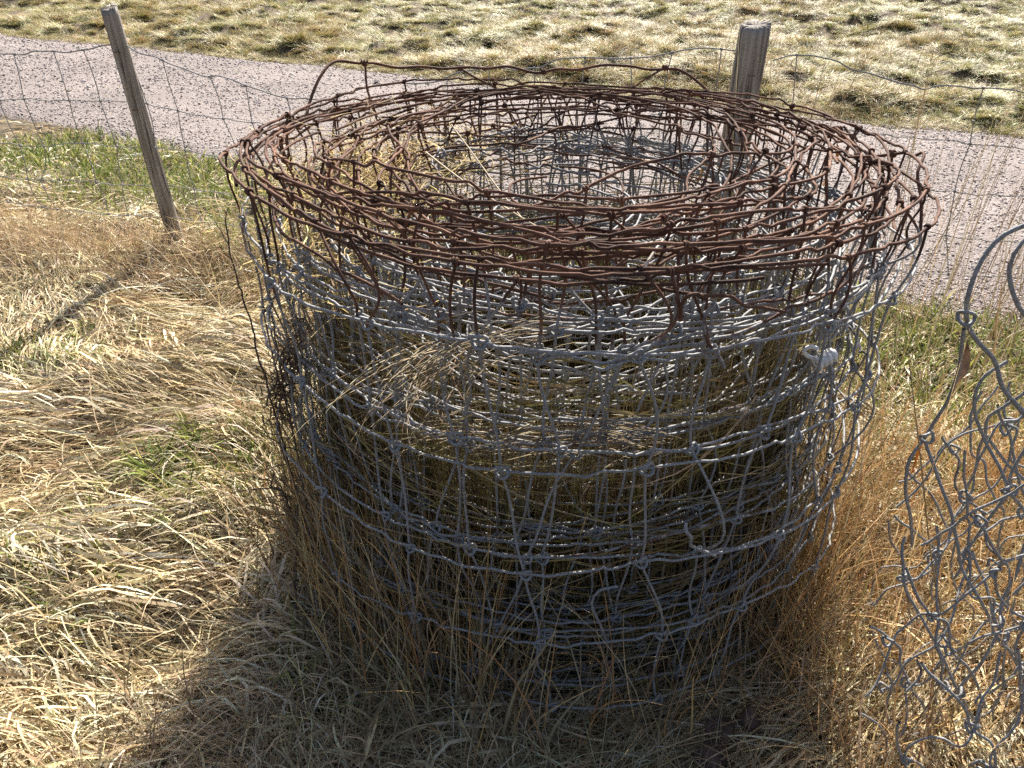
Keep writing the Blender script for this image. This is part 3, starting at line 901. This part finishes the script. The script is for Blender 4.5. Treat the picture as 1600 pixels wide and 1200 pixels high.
# knots: nearest 300 as parts of their own, the rest joined
dk = [np.linalg.norm(k[0] - [0, 0, CAM_H]) - (0.35 if k[2] == 'rust_wrap' else 0) for k in knots]
order = np.argsort(dk)
rest = {'V': [], 'Q': [], 'A': [], 'o': 0}
for j, i in enumerate(order):
    p, tg, kd = knots[i]
    if kd.endswith('ring'):
        tg = tg / np.linalg.norm(tg) + np.array([0, 0, r1.normal(0, 0.25)])
    F = frame(p - ORG, tg)
    F[:3, :3] *= r1.uniform(0.85, 1.15) if kd.endswith('ring') else r1.uniform(0.72, 1.0)
    me, (v, q, a) = KN[kd]
    if j < 298:
        o = mesh_obj('knot', None, None, None, None, roll, me=me)
        o.matrix_local = Matrix(F.tolist())
    else:
        vv = v @ F[:3, :3].T + F[:3, 3]
        rest['V'].append(vv); rest['Q'].append(q + rest['o']); rest['A'].append(a); rest['o'] += len(vv)
if rest['V']:
    o = mesh_obj('knots', np.concatenate(rest['V']), np.concatenate(rest['Q']), 4, M_WIRE, roll, {'rust': np.concatenate(rest['A'])})
    o['kind'] = 'stuff'


def kinked(ctrl, step):
    """straight runs with tight bends"""
    ctrl = np.asarray(ctrl); L = np.concatenate([[0], np.cumsum(np.linalg.norm(np.diff(ctrl, axis=0), axis=1))])
    s_ = np.linspace(0, L[-1], max(8, int(L[-1] / step)))
    p = np.stack([np.interp(s_, L, ctrl[:, k]) for k in range(3)], -1)
    q = np.pad(p, ((2, 2), (0, 0)), 'edge')
    return (q[:-4] + q[1:-3] * 2 + q[2:-2] * 3 + q[3:-1] * 2 + q[4:]) / 9


def traced(name, parent, origin, pix, rad, rust, step=0.012, wob=0.002, label=None, r=r1, sharp=False):
    ctrl = np.array([P(*p) for p in pix])
    pts = kinked(ctrl, step) if sharp else catmull(ctrl, step)
    s = np.concatenate([[0], np.cumsum(np.linalg.norm(np.diff(pts, axis=0), axis=1))])
    for ax in range(3):
        pts[:, ax] += noise1(s, 0.07, wob, r)
    v, q, a = tube(pts - np.array(origin), rad, 7, rust)
    o = mesh_obj(name, v, q, 4, M_WIRE, parent, {'rust': a})
    if label: o['label'] = label
    return o, pts


# sprung top strand at the back, with its stays, and the loose ends
traced('line_wire', roll, ORG, [(372, 290, 1.50), (368, 255, 1.58), (400, 228, 1.72), (453, 186, 1.95)], 0.0035, 1)
traced('line_wire', roll, ORG, [(445, 205, 1.90), (470, 185, 1.97), (490, 140, 2.05), (510, 110, 2.10), (535, 97, 2.15), (570, 98, 2.2), (610, 103, 2.27), (720, 106, 2.38), (790, 108, 2.42), (850, 112, 2.45), (900, 108, 2.45), (960, 103, 2.44), (1040, 106, 2.42), (1065, 112, 2.40), (1100, 137, 2.37), (1145, 160, 2.32)],
       0.0040, 1, wob=0.005, label='sprung rusty top wire arching above the back of the roll')
traced('stay_wire', roll, ORG, [(569, 98, 2.2), (575, 140, 2.2), (590, 185, 2.2)], 0.0030, 1)
traced('stay_wire', roll, ORG, [(718, 106, 2.38), (745, 126, 2.38), (780, 142, 2.38), (793, 158, 2.38)], 0.0030, 1)
traced('stay_wire', roll, ORG, [(1040, 106, 2.42), (1000, 128, 2.41), (992, 145, 2.41), (1000, 185, 2.41)], 0.0030, 1)
traced('line_wire', roll, ORG, [(1355, 244, 1.80), (1400, 240, 1.72), (1418, 239, 1.70), (1428, 246, 1.68), (1440, 240, 1.66), (1443, 246, 1.64), (1432, 272, 1.6), (1436, 300, 1.57), (1440, 335, 1.53), (1438, 378, 1.50)], 0.0034, 1)
traced('stay_wire', roll, ORG, [(1395, 240, 1.73), (1392, 262, 1.74), (1380, 310, 1.74)], 0.0030, 0.9)
traced('line_wire', roll, ORG, [(835, 382, 1.28), (840, 368, 1.29), (862, 362, 1.31), (900, 355, 1.34), (960, 337, 1.42), (1030, 318, 1.52), (1110, 290, 1.64), (1130, 292, 1.67), (1190, 262, 1.77), (1250, 238, 1.88), (1300, 210, 1.98), (1312, 200, 2.0), (1318, 197, 2.01)],
       0.0035, 1, label='loose rusty wire slanting across the open top of the roll')
traced('line_wire', roll, ORG, [(1320, 200, 2.0), (1345, 240, 1.92), (1362, 290, 1.82), (1385, 330, 1.70), (1400, 360, 1.6)], 0.0034, 1)
traced('wire_end', roll, ORG, [(1062, 497, 1.03), (1064, 475, 1.02), (1074, 462, 1.01), (1090, 459, 1.01), (1100, 466, 1.02)], 0.0034, 1)
traced('wire_end', roll, ORG, [(1072, 812, 1.01), (1071, 825, 1.0), (1080, 838, 1.0), (1078, 852, 1.01), (1100, 862, 1.03), (1115, 868, 1.04)], 0.0032, 0.05)
traced('wire_end', roll, ORG, [(1110, 475, 1.04), (1097, 500, 1.03), (1105, 535, 1.03), (1122, 555, 1.03), (1132, 572, 1.03)], 0.0028, 0.3)
traced('stay_wire', roll, ORG, [(965, 918, 1.05), (935, 925, 1.04), (922, 945, 1.035), (935, 975, 1.04), (950, 1000, 1.05)], 0.0028, 0.05)

for q in [(569, 98, 2.2), (718, 106, 2.38), (1040, 106, 2.42), (453, 186, 1.95), (1395, 240, 1.73), (850, 112, 2.45), (1312, 202, 2.0), (1000, 325, 1.48)]:
    F = frame(P(*q) - ORG, [1, 0, 0]); F[:3, :3] *= 1.25
    o = mesh_obj('bent_knot', None, None, None, None, roll, me=KN['rust_wrap'][0]); o.matrix_local = Matrix(F.tolist())

# ------------------------------------------------------------------ crumpled netting at the right edge
r2 = np.random.default_rng(12)
tc = np.array([1.12, 1.12, 0.0])
tang = empty('netting_tangle', tc)
tag(tang, 'crumpled tangle of grey wire netting standing in the grass at the right edge', 'netting tangle')
TR = [
    ([(1640, 330, .98), (1565, 365, .98), (1530, 405, .98), (1511, 450, .98), (1510, 490, .98), (1525, 535, .98), (1560, 580, .98), (1585, 620, .98), (1625, 690, .98)], .0044),
    ([(1640, 350, 1.0), (1595, 385, 1.0), (1577, 420, 1.0), (1577, 455, 1.0), (1592, 490, 1.0), (1630, 540, 1.0)], .0042),
    ([(1508, 510, 1.0), (1501, 580, 1.03), (1480, 630, 1.06), (1450, 675, 1.08), (1426, 720, 1.08), (1421, 760, 1.08), (1426, 810, 1.08), (1424, 850, 1.1)], .0040),
    ([(1449, 690, 1.08), (1463, 740, 1.06), (1478, 790, 1.04), (1492, 840, 1.03), (1505, 890, 1.02), (1530, 940, 1.0), (1550, 985, 1.0), (1572, 1010, 1.0), (1630, 1075, 1.0)], .0040),
    ([(1570, 560, 1.08), (1537, 585, 1.08), (1522, 620, 1.08), (1525, 650, 1.08), (1540, 685, 1.08), (1562, 725, 1.06), (1577, 765, 1.05), (1600, 800, 1.05), (1640, 850, 1.05)], .0038),
    ([(1540, 680, 1.12), (1575, 725, 1.11), (1605, 760, 1.1), (1640, 800, 1.1)], .0038),
    ([(1640, 640, 1.05), (1600, 700, 1.05), (1580, 740, 1.05), (1573, 770, 1.05), (1545, 810, 1.06), (1515, 860, 1.08), (1490, 900, 1.1)], .0038),
    ([(1420, 840, 1.08), (1411, 865, 1.07), (1410, 905, 1.06), (1430, 950, 1.04), (1460, 1010, 1.0), (1490, 1070, .97), (1500, 1090, .96), (1520, 1130, .95), (1550, 1180, .94), (1580, 1230, .93)], .0038),
    ([(1630, 800, 1.0), (1590, 870, 1.0), (1562, 950, .99), (1556, 980, .98), (1530, 1030, .97), (1500, 1080, .96), (1475, 1110, .97), (1460, 1150, .97), (1455, 1220, .97)], .0042),
    ([(1384, 1035, 1.1), (1410, 1095, 1.05), (1440, 1150, 1.02), (1462, 1178, 1.0)], .0036),
    ([(1640, 1060, .95), (1600, 1105, .95), (1570, 1150, .95), (1535, 1210, .95)], .0040),
    ([(1620, 560, 1.04), (1600, 610, 1.06), (1565, 640, 1.08), (1540, 660, 1.1), (1530, 720, 1.14), (1510, 770, 1.18)], .0038),
    ([(1520, 860, 1.1), (1530, 900, 1.08), (1560, 975, 1.02), (1585, 1030, 1.0), (1625, 1120, 1.0)], .0038),
]
TK = [(1510, 495, .975), (1448, 682, 1.075), (1577, 765, 1.04), (1560, 972, .97), (1498, 1083, .95), (1567, 992, .99), (1410, 900, 1.06)]
for pix, rad in TR:
    traced('wire', tang, tc, pix, rad * 0.78, 0.08, wob=0.0035, r=r2)
for sh, (y0, rot, sx_, sz_, oy) in enumerate([(1.00, 48, 0.17, 0.16, 0.0), (1.10, 20, 0.19, 0.17, 0.3), (1.20, 60, 0.18, 0.17, 0.6), (1.33, 35, 0.19, 0.18, 0.9), (0.93, 30, 0.18, 0.17, 0.4)]):
    cr, sr = math.cos(R_(rot)), math.sin(R_(rot))

    def sheet(u, v):
        nx = (fbm(u * 3.2, v * 3.2, 90 + sh) - 0.5) * 0.16 + (vnoise(u * 13, v * 13, 95 + sh) - 0.5) * 0.05
        nz = (fbm(u * 3.2, v * 3.2, 70 + sh) - 0.5) * 0.16 + (vnoise(u * 13, v * 13, 75 + sh) - 0.5) * 0.05
        ny = (fbm(u * 2.6, v * 2.6, 50 + sh) - 0.5) * 0.20
        x = 1.15 + (u - v) * (0.30 + 0.15 * sr) + nx * 0.8; z = 0.40 - (u * 0.9 + v * 0.75) * 0.9 + nz
        return np.stack([x, y0 + ny - 0.12 * (1 - np.clip(z, 0, 1)), z], -1)

    def inside(p):
        return (p[:, 0] > 0.67 + 0.05 * (sh % 4) + 0.32 * np.clip(p[:, 2] - 0.42, 0, 1)) & (p[:, 2] < 0.86 - 0.06 * sh - 0.2 * (sh == 4)) & (p[:, 2] > -0.04) & (p[:, 0] < 1.75)

    tt_ = np.linspace(-1.0, 1.0, 190)
    us = np.arange(-0.95, 0.96, sx_) + r2.normal(0, 0.012); vs_ = np.arange(-0.95, 0.96, sz_) + r2.normal(0, 0.012)
    lines = [(tt_, np.full_like(tt_, v) + noise1(tt_, 0.07, 0.010, r2), 0.0026) for v in vs_] + [(np.full_like(tt_, u) + noise1(tt_, 0.07, 0.012, r2), tt_, 0.0022) for u in us]
    for (u, v, rad) in lines:
        p = sheet(u, v); ok = inside(p)
        e = np.flatnonzero(np.diff(np.concatenate([[0], ok.astype(int), [0]])))
        for a0, a1 in zip(e[::2], e[1::2]):
            if a1 - a0 < 9: continue
            q0 = p[a0:a1]
            vv_, qq_, aa_ = tube(q0 - tc, rad, 6, r2.uniform(0.0, 0.22))
            mesh_obj('wire', vv_, qq_, 4, M_WIRE, tang, {'rust': aa_})
    if sh != 3:
        for u in us:
            for v in vs_:
                p = sheet(np.array([u, u + 0.01]), np.array([v, v]))
                if inside(p)[0] and p[0, 0] < 1.25:
                    F = frame(p[0] - tc, p[1] - p[0], (0, -0.1, 1)); F[:3, :3] *= r2.uniform(0.8, 1.0)
                    o = mesh_obj('knot', None, None, None, None, tang, me=KN['grey_ring'][0]); o.matrix_local = Matrix(F.tolist())
for q in TK:
    F = frame(P(*q) - tc, [1, r2.normal(0, .3), r2.normal(0, .7)])
    F[:3, :3] *= 0.95
    o = mesh_obj('knot', None, None, None, None, tang, me=KN['grey_ring'][0]); o.matrix_local = Matrix(F.tolist())

# ------------------------------------------------------------------ fence behind: posts and netting
def post(name, base, top, rad, label, seed, staples=(0.86, 0.66)):
    r = np.random.default_rng(seed)
    base, top = np.array(base), np.array(top)
    ax = top - base; L = np.linalg.norm(ax); nz, nsd = 40, 72
    a = np.arange(nsd) / nsd * 2 * math.pi
    prof = 1 + 0.035 * 0.5 * noise1(np.linspace(0, 1, nsd), 0.12, 1, r) + 0.03 * np.cos(2 * a + r.random() * 6)
    grooves = [(r.random() * 6.28, r.uniform(0.0, 0.5), r.uniform(0.5, 1.0), r.uniform(0.05, 0.2)) for _ in range(7)]
    V = []
    for i in range(nz):
        t = i / (nz - 1)
        rr = rad * prof * (1.04 - 0.06 * t)
        for (ga, g0, g1, gd) in grooves:
            if g0 <= t <= g1:
                dd = (a - ga - 0.25 * (t - 0.5) + math.pi) % (2 * math.pi) - math.pi
                rr = rr * (1 - gd * np.exp(-(dd / 0.07) ** 2))
        if t > 0.985: rr = rr * 0.97
        c = base + ax * t
        zt = np.zeros(nsd)
        if i == nz - 1: zt = 0.012 * np.cos(a - 1) + 0.004 * r.standard_normal(nsd)
        V.append(np.stack([c[0] + rr * np.cos(a), c[1] + rr * np.sin(a), c[2] + zt], -1))
    V = np.concatenate(V)
    i = np.arange(nz - 1)[:, None] * nsd; j = np.arange(nsd)[None]; jn = (j + 1) % nsd
    Qd = np.stack([i + j, i + jn, i + nsd + jn, i + nsd + j], -1).reshape(-1, 4)
    # top disc: inset ring and centre
    ring = V[-nsd:]; c = ring.mean(0)
    in1 = c + (ring - c) * 0.5 + r.normal(0, 0.0015, (nsd, 3)); n0 = len(V)
    V = np.vstack([V, in1, c[None] - [0, 0, 0.003]])
    Q2 = np.stack([n0 - nsd + np.arange(nsd), n0 - nsd + (np.arange(nsd) + 1) % nsd, n0 + (np.arange(nsd) + 1) % nsd, n0 + np.arange(nsd)], -1)
    T3 = np.stack([n0 + np.arange(nsd), n0 + (np.arange(nsd) + 1) % nsd, np.full(nsd, n0 + nsd)], -1)
    fi = np.concatenate([Qd.ravel(), Q2.ravel(), T3.ravel()]); fl = np.concatenate([np.full(len(Qd) + len(Q2), 4), np.full(nsd, 3)])
    o = mesh_obj(name, V - base, fi, fl, M_WOOD)
    o.location = base
    tag(o, label, 'post', 'wooden posts of the wire fence')
    for k, h in enumerate(staples):                   # fencing staples on the near face
        c = ax * h
        u = np.array([[-0.011, 0, -0.004], [-0.011, -0.010, 0], [-0.006, -0.013, 0.001], [0.006, -0.013, 0.001], [0.011, -0.010, 0], [0.011, 0, -0.004]])
        u = u + c + [0.006 * (k % 2), -rad * 1.0, 0]
        v, q, a_ = tube(u, 0.0016, 6, 0.7)
        mesh_obj('staple', v, q, 4, M_WIRE, o, {'rust': a_})
    return o


p1b = P(284, 402, float(fence_y(-1.69))); p1t = P(170, 12, float(fence_y(-1.72)))
p1b[2] = -0.1
post('fence_post', p1b, p1t, 0.035, 'slim grey wooden post on the left, standing in russet grass before the path', 5)
p2t = P(1181, 38, 3.12); p2b = P(1160, 210, 3.12)
ax = (p2t - p2b); p2b = p2t + ax * ((-0.1 - p2t[2]) / ax[2])
p2b[:2] = p2t[:2] * 0.9 + p2b[:2] * 0.1
p2b = np.array([p2t[0] - 0.02, p2t[1], -0.1])
post('fence_post', p2b, p2t, 0.056, 'thick weathered wooden post standing just behind the netting roll', 6)

r3 = np.random.default_rng(21)
fence = empty('wire_fence', (0, 3.3, 0)); FO = np.array([0, 3.3, 0.0])
tag(fence, 'sagging grey wire netting fence strung between the two wooden posts', 'fence')
# top wire as it sags in the picture (pixel, on the fence plane)
TOPW = [(-260, 70), (-120, 100), (0, 86), (35, 88), (60, 79), (100, 83), (130, 78), (163, 71), (192, 70), (215, 82), (250, 93), (285, 107), (318, 119), (345, 118), (380, 133), (410, 142), (440, 152), (475, 154), (520, 155), (560, 140), (620, 130), (680, 128), (720, 112), (780, 108), (835, 107), (870, 92), (930, 90), (1000, 90), (1060, 80), (1110, 76), (1155, 80)]
TOPR = [(1208, 92), (1240, 86), (1280, 88), (1310, 96), (1325, 105), (1360, 116), (1400, 129), (1425, 134), (1445, 141), (1465, 136), (1520, 136), (1580, 140), (1610, 147), (1680, 140), (1800, 160)]


def on_fence(px, py):
    """meet the sight line with the vertical plane through the posts"""
    d0, d1 = P(px, py, 1.0), P(px, py, 2.0)
    v = d1 - d0
    t = (3.30 - 0.185 * d0[0] - d0[1]) / (v[1] + 0.185 * v[0])
    return d0 + v * t


topc = [catmull(np.array([on_fence(*q) for q in S_]), 0.012) for S_ in (TOPW, TOPR)]
fkn = []
for ci, tp in enumerate(topc):
    xs = tp[:, 0]
    rows = [0, 0.19, 0.40, 0.60, 0.76]
    curves = []
    for ri, dz in enumerate(rows):
        c = tp.copy()
        if ri:
            sm = np.convolve(np.pad(tp[:, 2], 40, 'edge'), np.ones(81) / 81, 'valid')
            h = sm - sm * (dz / 0.95)
            c[:, 2] = h * 0.98 + noise1(xs, 0.22, 0.008, r3) + noise1(xs, 0.05, 0.003, r3)
            c[:, 1] += noise1(xs, 0.5, 0.02, r3)
        else:
            c[:, 2] += noise1(xs, 0.06, 0.003, r3)
        curves.append(c)
        v, q, a = tube(c - FO, 0.0030 if ri == 0 else 0.0022, 6, np.full(len(c), 0.08))
        mesh_obj('line_wire', v, q, 4, M_WIRE, fence, {'rust': a})
    x = xs[0] + 0.08
    while x < xs[-1] - 0.03:
        i = int(np.searchsorted(xs, x))
        pts = []
        ids = np.clip(i + np.cumsum(r3.normal(0, 1.6, len(rows))).astype(int), 1, len(xs) - 2)
        nd = np.array([c[j] for c, j in zip(curves, ids)])
        for a_, b_ in zip(nd[:-1], nd[1:]):
            t = np.linspace(0, 1, 6, endpoint=False)[:, None]
            pts.append(a_ * (1 - t) + b_ * t + r3.normal(0, 0.006, 3) * [1, 1, 0] * np.sin(math.pi * t))
        pts.append(nd[-1:]); pts = np.concatenate(pts)
        v, q, a = tube(pts - FO, 0.0022, 5, 0.08)
        mesh_obj('stay_wire', v, q, 4, M_WIRE, fence, {'rust': a})
        for c, j in zip(curves, ids):
            fkn.append((c[j] - FO, c[j + 1] - c[j - 1]))
        x += (0.175 if ci == 0 else 0.60) * r3.uniform(0.85, 1.15)
V, Qd, A, off = [], [], [], 0
v, q, a = KN['grey_wrap'][1]
for p, tg in fkn:
    F = frame(p, tg); vv = v * 0.8 @ F[:3, :3].T + F[:3, 3]
    V.append(vv); Qd.append(q + off); A.append(a); off += len(vv)
o = mesh_obj('knots', np.concatenate(V), np.concatenate(Qd), 4, M_WIRE, fence, {'rust': np.concatenate(A)}); o['kind'] = 'stuff'

# ------------------------------------------------------------------ small things
# ribbed white plastic insulator caught in the right side of the roll
ic = P(1290, 560, 1.15)
ins = empty('plastic_insulator', ic)
tag(ins, 'ribbed white plastic fence insulator hooked in the right side of the roll', 'insulator')
prof = []
for k in range(61):
    t = k / 60; prof.append((t * 0.040 - 0.020, 0.0080 + 0.0055 * (math.sin(t * math.pi * 8) > 0.0)))
prof = [(-0.020, 0.002)] + prof + [(0.020, 0.002)]
a = np.arange(20) / 20 * 2 * math.pi
V = np.array([[[p[0], p[1] * math.cos(q), p[1] * math.sin(q)] for q in a] for p in prof])
n_, s_ = V.shape[:2]; i = np.arange(n_ - 1)[:, None] * s_; j = np.arange(s_)[None]; jn = (j + 1) % s_
Qd = np.stack([i + j, i + jn, i + s_ + jn, i + s_ + j], -1).reshape(-1, 4)
Rm = np.array(Matrix.Rotation(R_(-22), 3, 'Y') @ Matrix.Rotation(R_(20), 3, 'Z'))
mesh_obj('ribbed_body', V.reshape(-1, 3) @ Rm.T, Qd, 4, M_WHITE, ins)
hk = catmull(np.array([[-0.02, 0, 0], [-0.034, 0, 0.006], [-0.042, -0.004, 0.018], [-0.034, -0.008, 0.028], [-0.022, -0.008, 0.024]]), 0.003)
v, q, at_ = tube(hk, 0.0038, 8)
mesh_obj('hook', v, q, 4, M_WHITE, ins)


def stone(px, py, dy, size, label, seed):
    r = np.random.default_rng(seed)
    bm = bmesh.new(); bmesh.ops.create_icosphere(bm, subdivisions=3, radius=1)
    off = r.random(3) * 50
    pl = [(Vector(r.standard_normal(3)).normalized(), r.uniform(0.55, 0.85)) for _ in range(9)]
    for v in bm.verts:
        for nrm, dd in pl:
            e = v.co.dot(nrm) - dd
            if e > 0: v.co -= nrm * e * 0.9
        nz = fbm(np.array(v.co.x * 3 + off[0]), np.array(v.co.y * 3 + v.co.z * 2 + off[1]), 5)
        v.co *= 0.92 + 0.16 * float(nz)
        v.co.x *= size[0]; v.co.y *= size[1]; v.co.z *= size[2]
    me = bpy.data.meshes.new('stone'); bm.to_mesh(me); bm.free()
    me.materials.append(M_STONE)
    for p in me.polygons: p.use_smooth = True
    o = bpy.data.objects.new('stone', me); COL.objects.link(o)
    c = P(px, py, dy); o.location = (c[0], c[1], max(c[2], size[2] * 0.35)); o.rotation_euler = r.random(3) * [0.3, 0.3, 6]
    tag(o, label, 'stone', 'reddish stones at the foot of the roll')


stone(1110, 1185, 0.93, (0.045, 0.034, 0.026), 'flat reddish stone lying at the bottom edge of the picture', 1)
stone(1172, 1125, 0.99, (0.026, 0.026, 0.038), 'upright dark red stone half hidden in grass right of the roll foot', 2)
stone(1125, 1140, 0.98, (0.038, 0.03, 0.026), 'dark brown stone behind the flat reddish one', 3)


def stalk(pix, r0, r1_, col, label, name='dry_stalk'):
    pts = catmull(np.array([P(*p) for p in pix]), 0.01)
    n = len(pts); rad = np.linspace(r0, r1_, n) * (1 + 0.25 * (np.arange(n) % 9 == 0))
    v, q, _ = tube(pts, rad, 6)
    o = mesh_obj(name, v - pts[0], q, 4, M_GRASS, None, {'Col': np.tile(col, (len(v), 1))})
    o.location = pts[0]
    tag(o, label, 'stalk')


stalk([(778, 1188, .96), (788, 1140, .97), (805, 1080, .98), (815, 1060, .985), (845, 1020, .99), (870, 985, 1.0)], .0042, .0022, (.42, .34, .20), 'thick pale bent stalk leaning on the front foot of the roll')
stalk([(845, 1205, .93), (860, 1150, .95), (890, 1105, .97), (912, 1083, .985)], .0040, .002, (.40, .33, .20), 'short pale stalk right of the thick bent one at the roll foot')
stalk([(665, 238, 1.75), (720, 280, 1.66), (770, 312, 1.58), (835, 352, 1.47), (865, 365, 1.42)], .0022, .0016, (.62, .52, .36), 'long pale straw lying slantwise across the open top')
stalk([(705, 195, 1.9), (735, 235, 1.82), (775, 290, 1.7), (815, 340, 1.56)], .0018, .0013, (.55, .45, .30), 'thin straw dangling inside the top beside the long slanting one')
stalk([(1003, 425, 1.05), (1018, 400, 1.08), (1034, 378, 1.11), (1065, 345, 1.18)], .0030, .0014, (.62, .56, .48), 'whitish straw sticking up through the front rusty rim')
stalk([(1262, 1196, .92), (1330, 1194, .92), (1382, 1196, .92), (1392, 1204, .915)], .0030, .0024, (.55, .45, .27), 'pale snapped straw lying level at the lower right edge')
stalk([(1480, 1000, 1.0), (1455, 870, 1.02), (1440, 730, 1.04), (1420, 560, 1.08)], .0018, .001, (.50, .36, .18), 'tall brown straw standing left of the crumpled netting')


def leaf(px, py, dy, L, w, col, label, seed):
    r = np.random.default_rng(seed)
    n = 12; t = np.linspace(0, 1, n)
    sp = np.stack([0.3 * L * np.sin(t * 2.2 + r.random()), 0.1 * L * np.sin(5 * t), -L * t], -1)
    ww = w * np.sin(math.pi * np.clip(t * 0.95 + 0.05, 0, 1)) ** 0.7
    tw = 2.4 * t + r.random() * 3
    sd = np.stack([np.cos(tw), np.sin(tw), 0 * t], -1)
    nr = np.stack([-np.sin(tw), np.cos(tw), 0 * t], -1)
    V = np.stack([sp - sd * ww[:, None], sp + nr * (ww * 0.5)[:, None], sp + sd * ww[:, None]], 1).reshape(-1, 3)
    i = np.arange(n - 1)[:, None] * 3; j = np.arange(2)[None]
    Qd = np.stack([i + j, i + j + 1, i + j + 4, i + j + 3], -1).reshape(-1, 4)
    o = mesh_obj('dead_leaf', V, Qd, 4, M_LEAF, None, {'Col': np.tile(col, (len(V), 1))})
    o.location = P(px, py, dy); tag(o, label, 'leaf', 'dead leaves caught in the netting')
    so = o.modifiers.new('thickness', 'SOLIDIFY'); so.thickness = 0.0006


leaf(1283, 245, 1.95, 0.085, 0.008, (.55, .36, .17), 'long curled tan leaf hanging by the right back rim', 1)
leaf(1306, 222, 1.98, 0.04, 0.007, (.48, .27, .12), 'small curled brown leaf at the top right of the rim', 2)
leaf(1096, 238, 2.08, 0.05, 0.008, (.62, .36, .12), 'orange curled leaf in the inner coils at the back', 3)
leaf(1086, 245, 2.06, 0.09, 0.005, (.60, .45, .25), 'pale dry leaf strip hanging below the orange curled one', 4)
leaf(1420, 690, 1.3, 0.12, 0.004, (.62, .28, .06), 'bright orange leaf blade beside the crumpled netting', 5)
leaf(1500, 530, 1.15, 0.09, 0.008, (.42, .30, .20), 'broad withered tan leaf at the top of the crumpled netting', 6)

# dead branching weed leaning on the left side of the roll
r4 = np.random.default_rng(8)
wb = np.array([-0.56, 1.50, 0.0])
weed = empty('dead_weed', wb)
tag(weed, 'dark dead branching weed leaning against the left side of the roll', 'weed')
stems = [[(498, 930, 1.42), (470, 800, 1.42), (440, 690, 1.41), (405, 560, 1.40), (378, 450, 1.40), (362, 360, 1.41)],
         [(490, 940, 1.38), (478, 820, 1.37), (452, 700, 1.36), (425, 580, 1.36), (408, 500, 1.36)],
         [(470, 1000, 1.30), (462, 900, 1.30), (470, 800, 1.31), (450, 690, 1.32)],
         [(465, 830, 1.34), (440, 770, 1.34), (425, 765, 1.35), (430, 740, 1.35)]]
for s_ in stems:
    pts = catmull(np.array([P(*q) for q in s_]), 0.012)
    pts += np.cumsum(r4.normal(0, 0.0012, pts.shape), 0)
    v, q, _ = tube(pts - wb, np.linspace(0.0040, 0.0016, len(pts)), 6)
    st_ = mesh_obj('stem', v, q, 4, M_TWIG, weed)
    tw = []
    for k in range(14):
        i = r4.integers(len(pts) // 5, len(pts))
        dv = r4.standard_normal(3) * [1, 0.7, 0.5] + [-0.2, 0, 0.5]; dv /= np.linalg.norm(dv)
        L = r4.uniform(0.03, 0.10); t = np.linspace(0, 1, 6)[:, None]
        tw.append(tube(pts[i] - wb + dv * L * t + r4.normal(0, 0.012, 3) * t ** 2, np.linspace(0.0016, 0.0007, 6), 4))
    v, q, _ = tubes_join(tw)
    mesh_obj('twigs', v, q, 4, M_TWIG, st_)
# shrivelled seed clumps on it
cl = []
for (qx, qy, m) in [(455, 560, 160), (448, 600, 150), (440, 640, 110), (425, 610, 80), (462, 520, 110)]:
    c = P(qx, qy, 1.37) - wb
    n = m
    cl.append(blades(c + r4.normal(0, 1, (n, 3)) * [0.014, 0.014, 0.024], r4.random(n) * 6.28, r4.uniform(0.012, 0.04, n), np.full(n, 0.004), r4.uniform(0.2, 2.6, n), r4.uniform(0.5, 3, n), 3, r4.standard_normal(n) * 2,
                     pick(np.array([[0.20, 0.14, 0.09], [0.13, 0.09, 0.06], [0.28, 0.21, 0.14]]), n, 0.2)))
V, Qd, C, off = [], [], [], 0
for v, q, c in cl: V.append(v); Qd.append(q + off); C.append(c); off += len(v)
mesh_obj('withered_leaves', np.concatenate(V), np.concatenate(Qd), 4, M_LEAF, weed, {'Col': np.concatenate(C)})
# green broad-leaved tuft on the left
def tuft(px, py, dy, m, L, name, label):
    c = P(px, py, dy); base = np.array([c[0], c[1], float(hgt(c[0], c[1]))])
    a = r4.random(m) * 6.28
    v, q, cc = blades(np.zeros((m, 3)) + np.stack([0.035 * np.cos(a) * r4.random(m), 0.035 * np.sin(a) * r4.random(m), -0.01 + 0 * a], -1), a, L * r4.uniform(0.6, 1.3, m), r4.uniform(0.004, 0.009, m),
                      r4.uniform(0.2, 0.8, m), r4.uniform(0.8, 1.7, m), 5, 0.3 * r4.standard_normal(m), pick(GREEN, m, 0.15))
    o = mesh_obj(name, v, q, 4, M_GREEN, None, {'Col': cc}); o.location = base
    tag(o, label, 'grass tuft')


tuft(245, 748, 1.80, 60, 0.10, 'grass_tuft', 'bright green broad grass tuft in the straw left of the roll')
tuft(465, 1040, 1.17, 26, 0.10, 'grass_tuft', 'dark green leafy tuft in the shade at lower left of the roll')
tuft(485, 1100, 1.05, 16, 0.09, 'grass_tuft', 'small green sprout in the shade nearest the bottom edge')
tuft(130, 520, 2.75, 40, 0.08, 'grass_tuft', 'small green tuft beside the post shadow at far left')
tuft(310, 700, 1.95, 40, 0.07, 'grass_tuft', 'yellowish green tuft just behind the bright broad one')
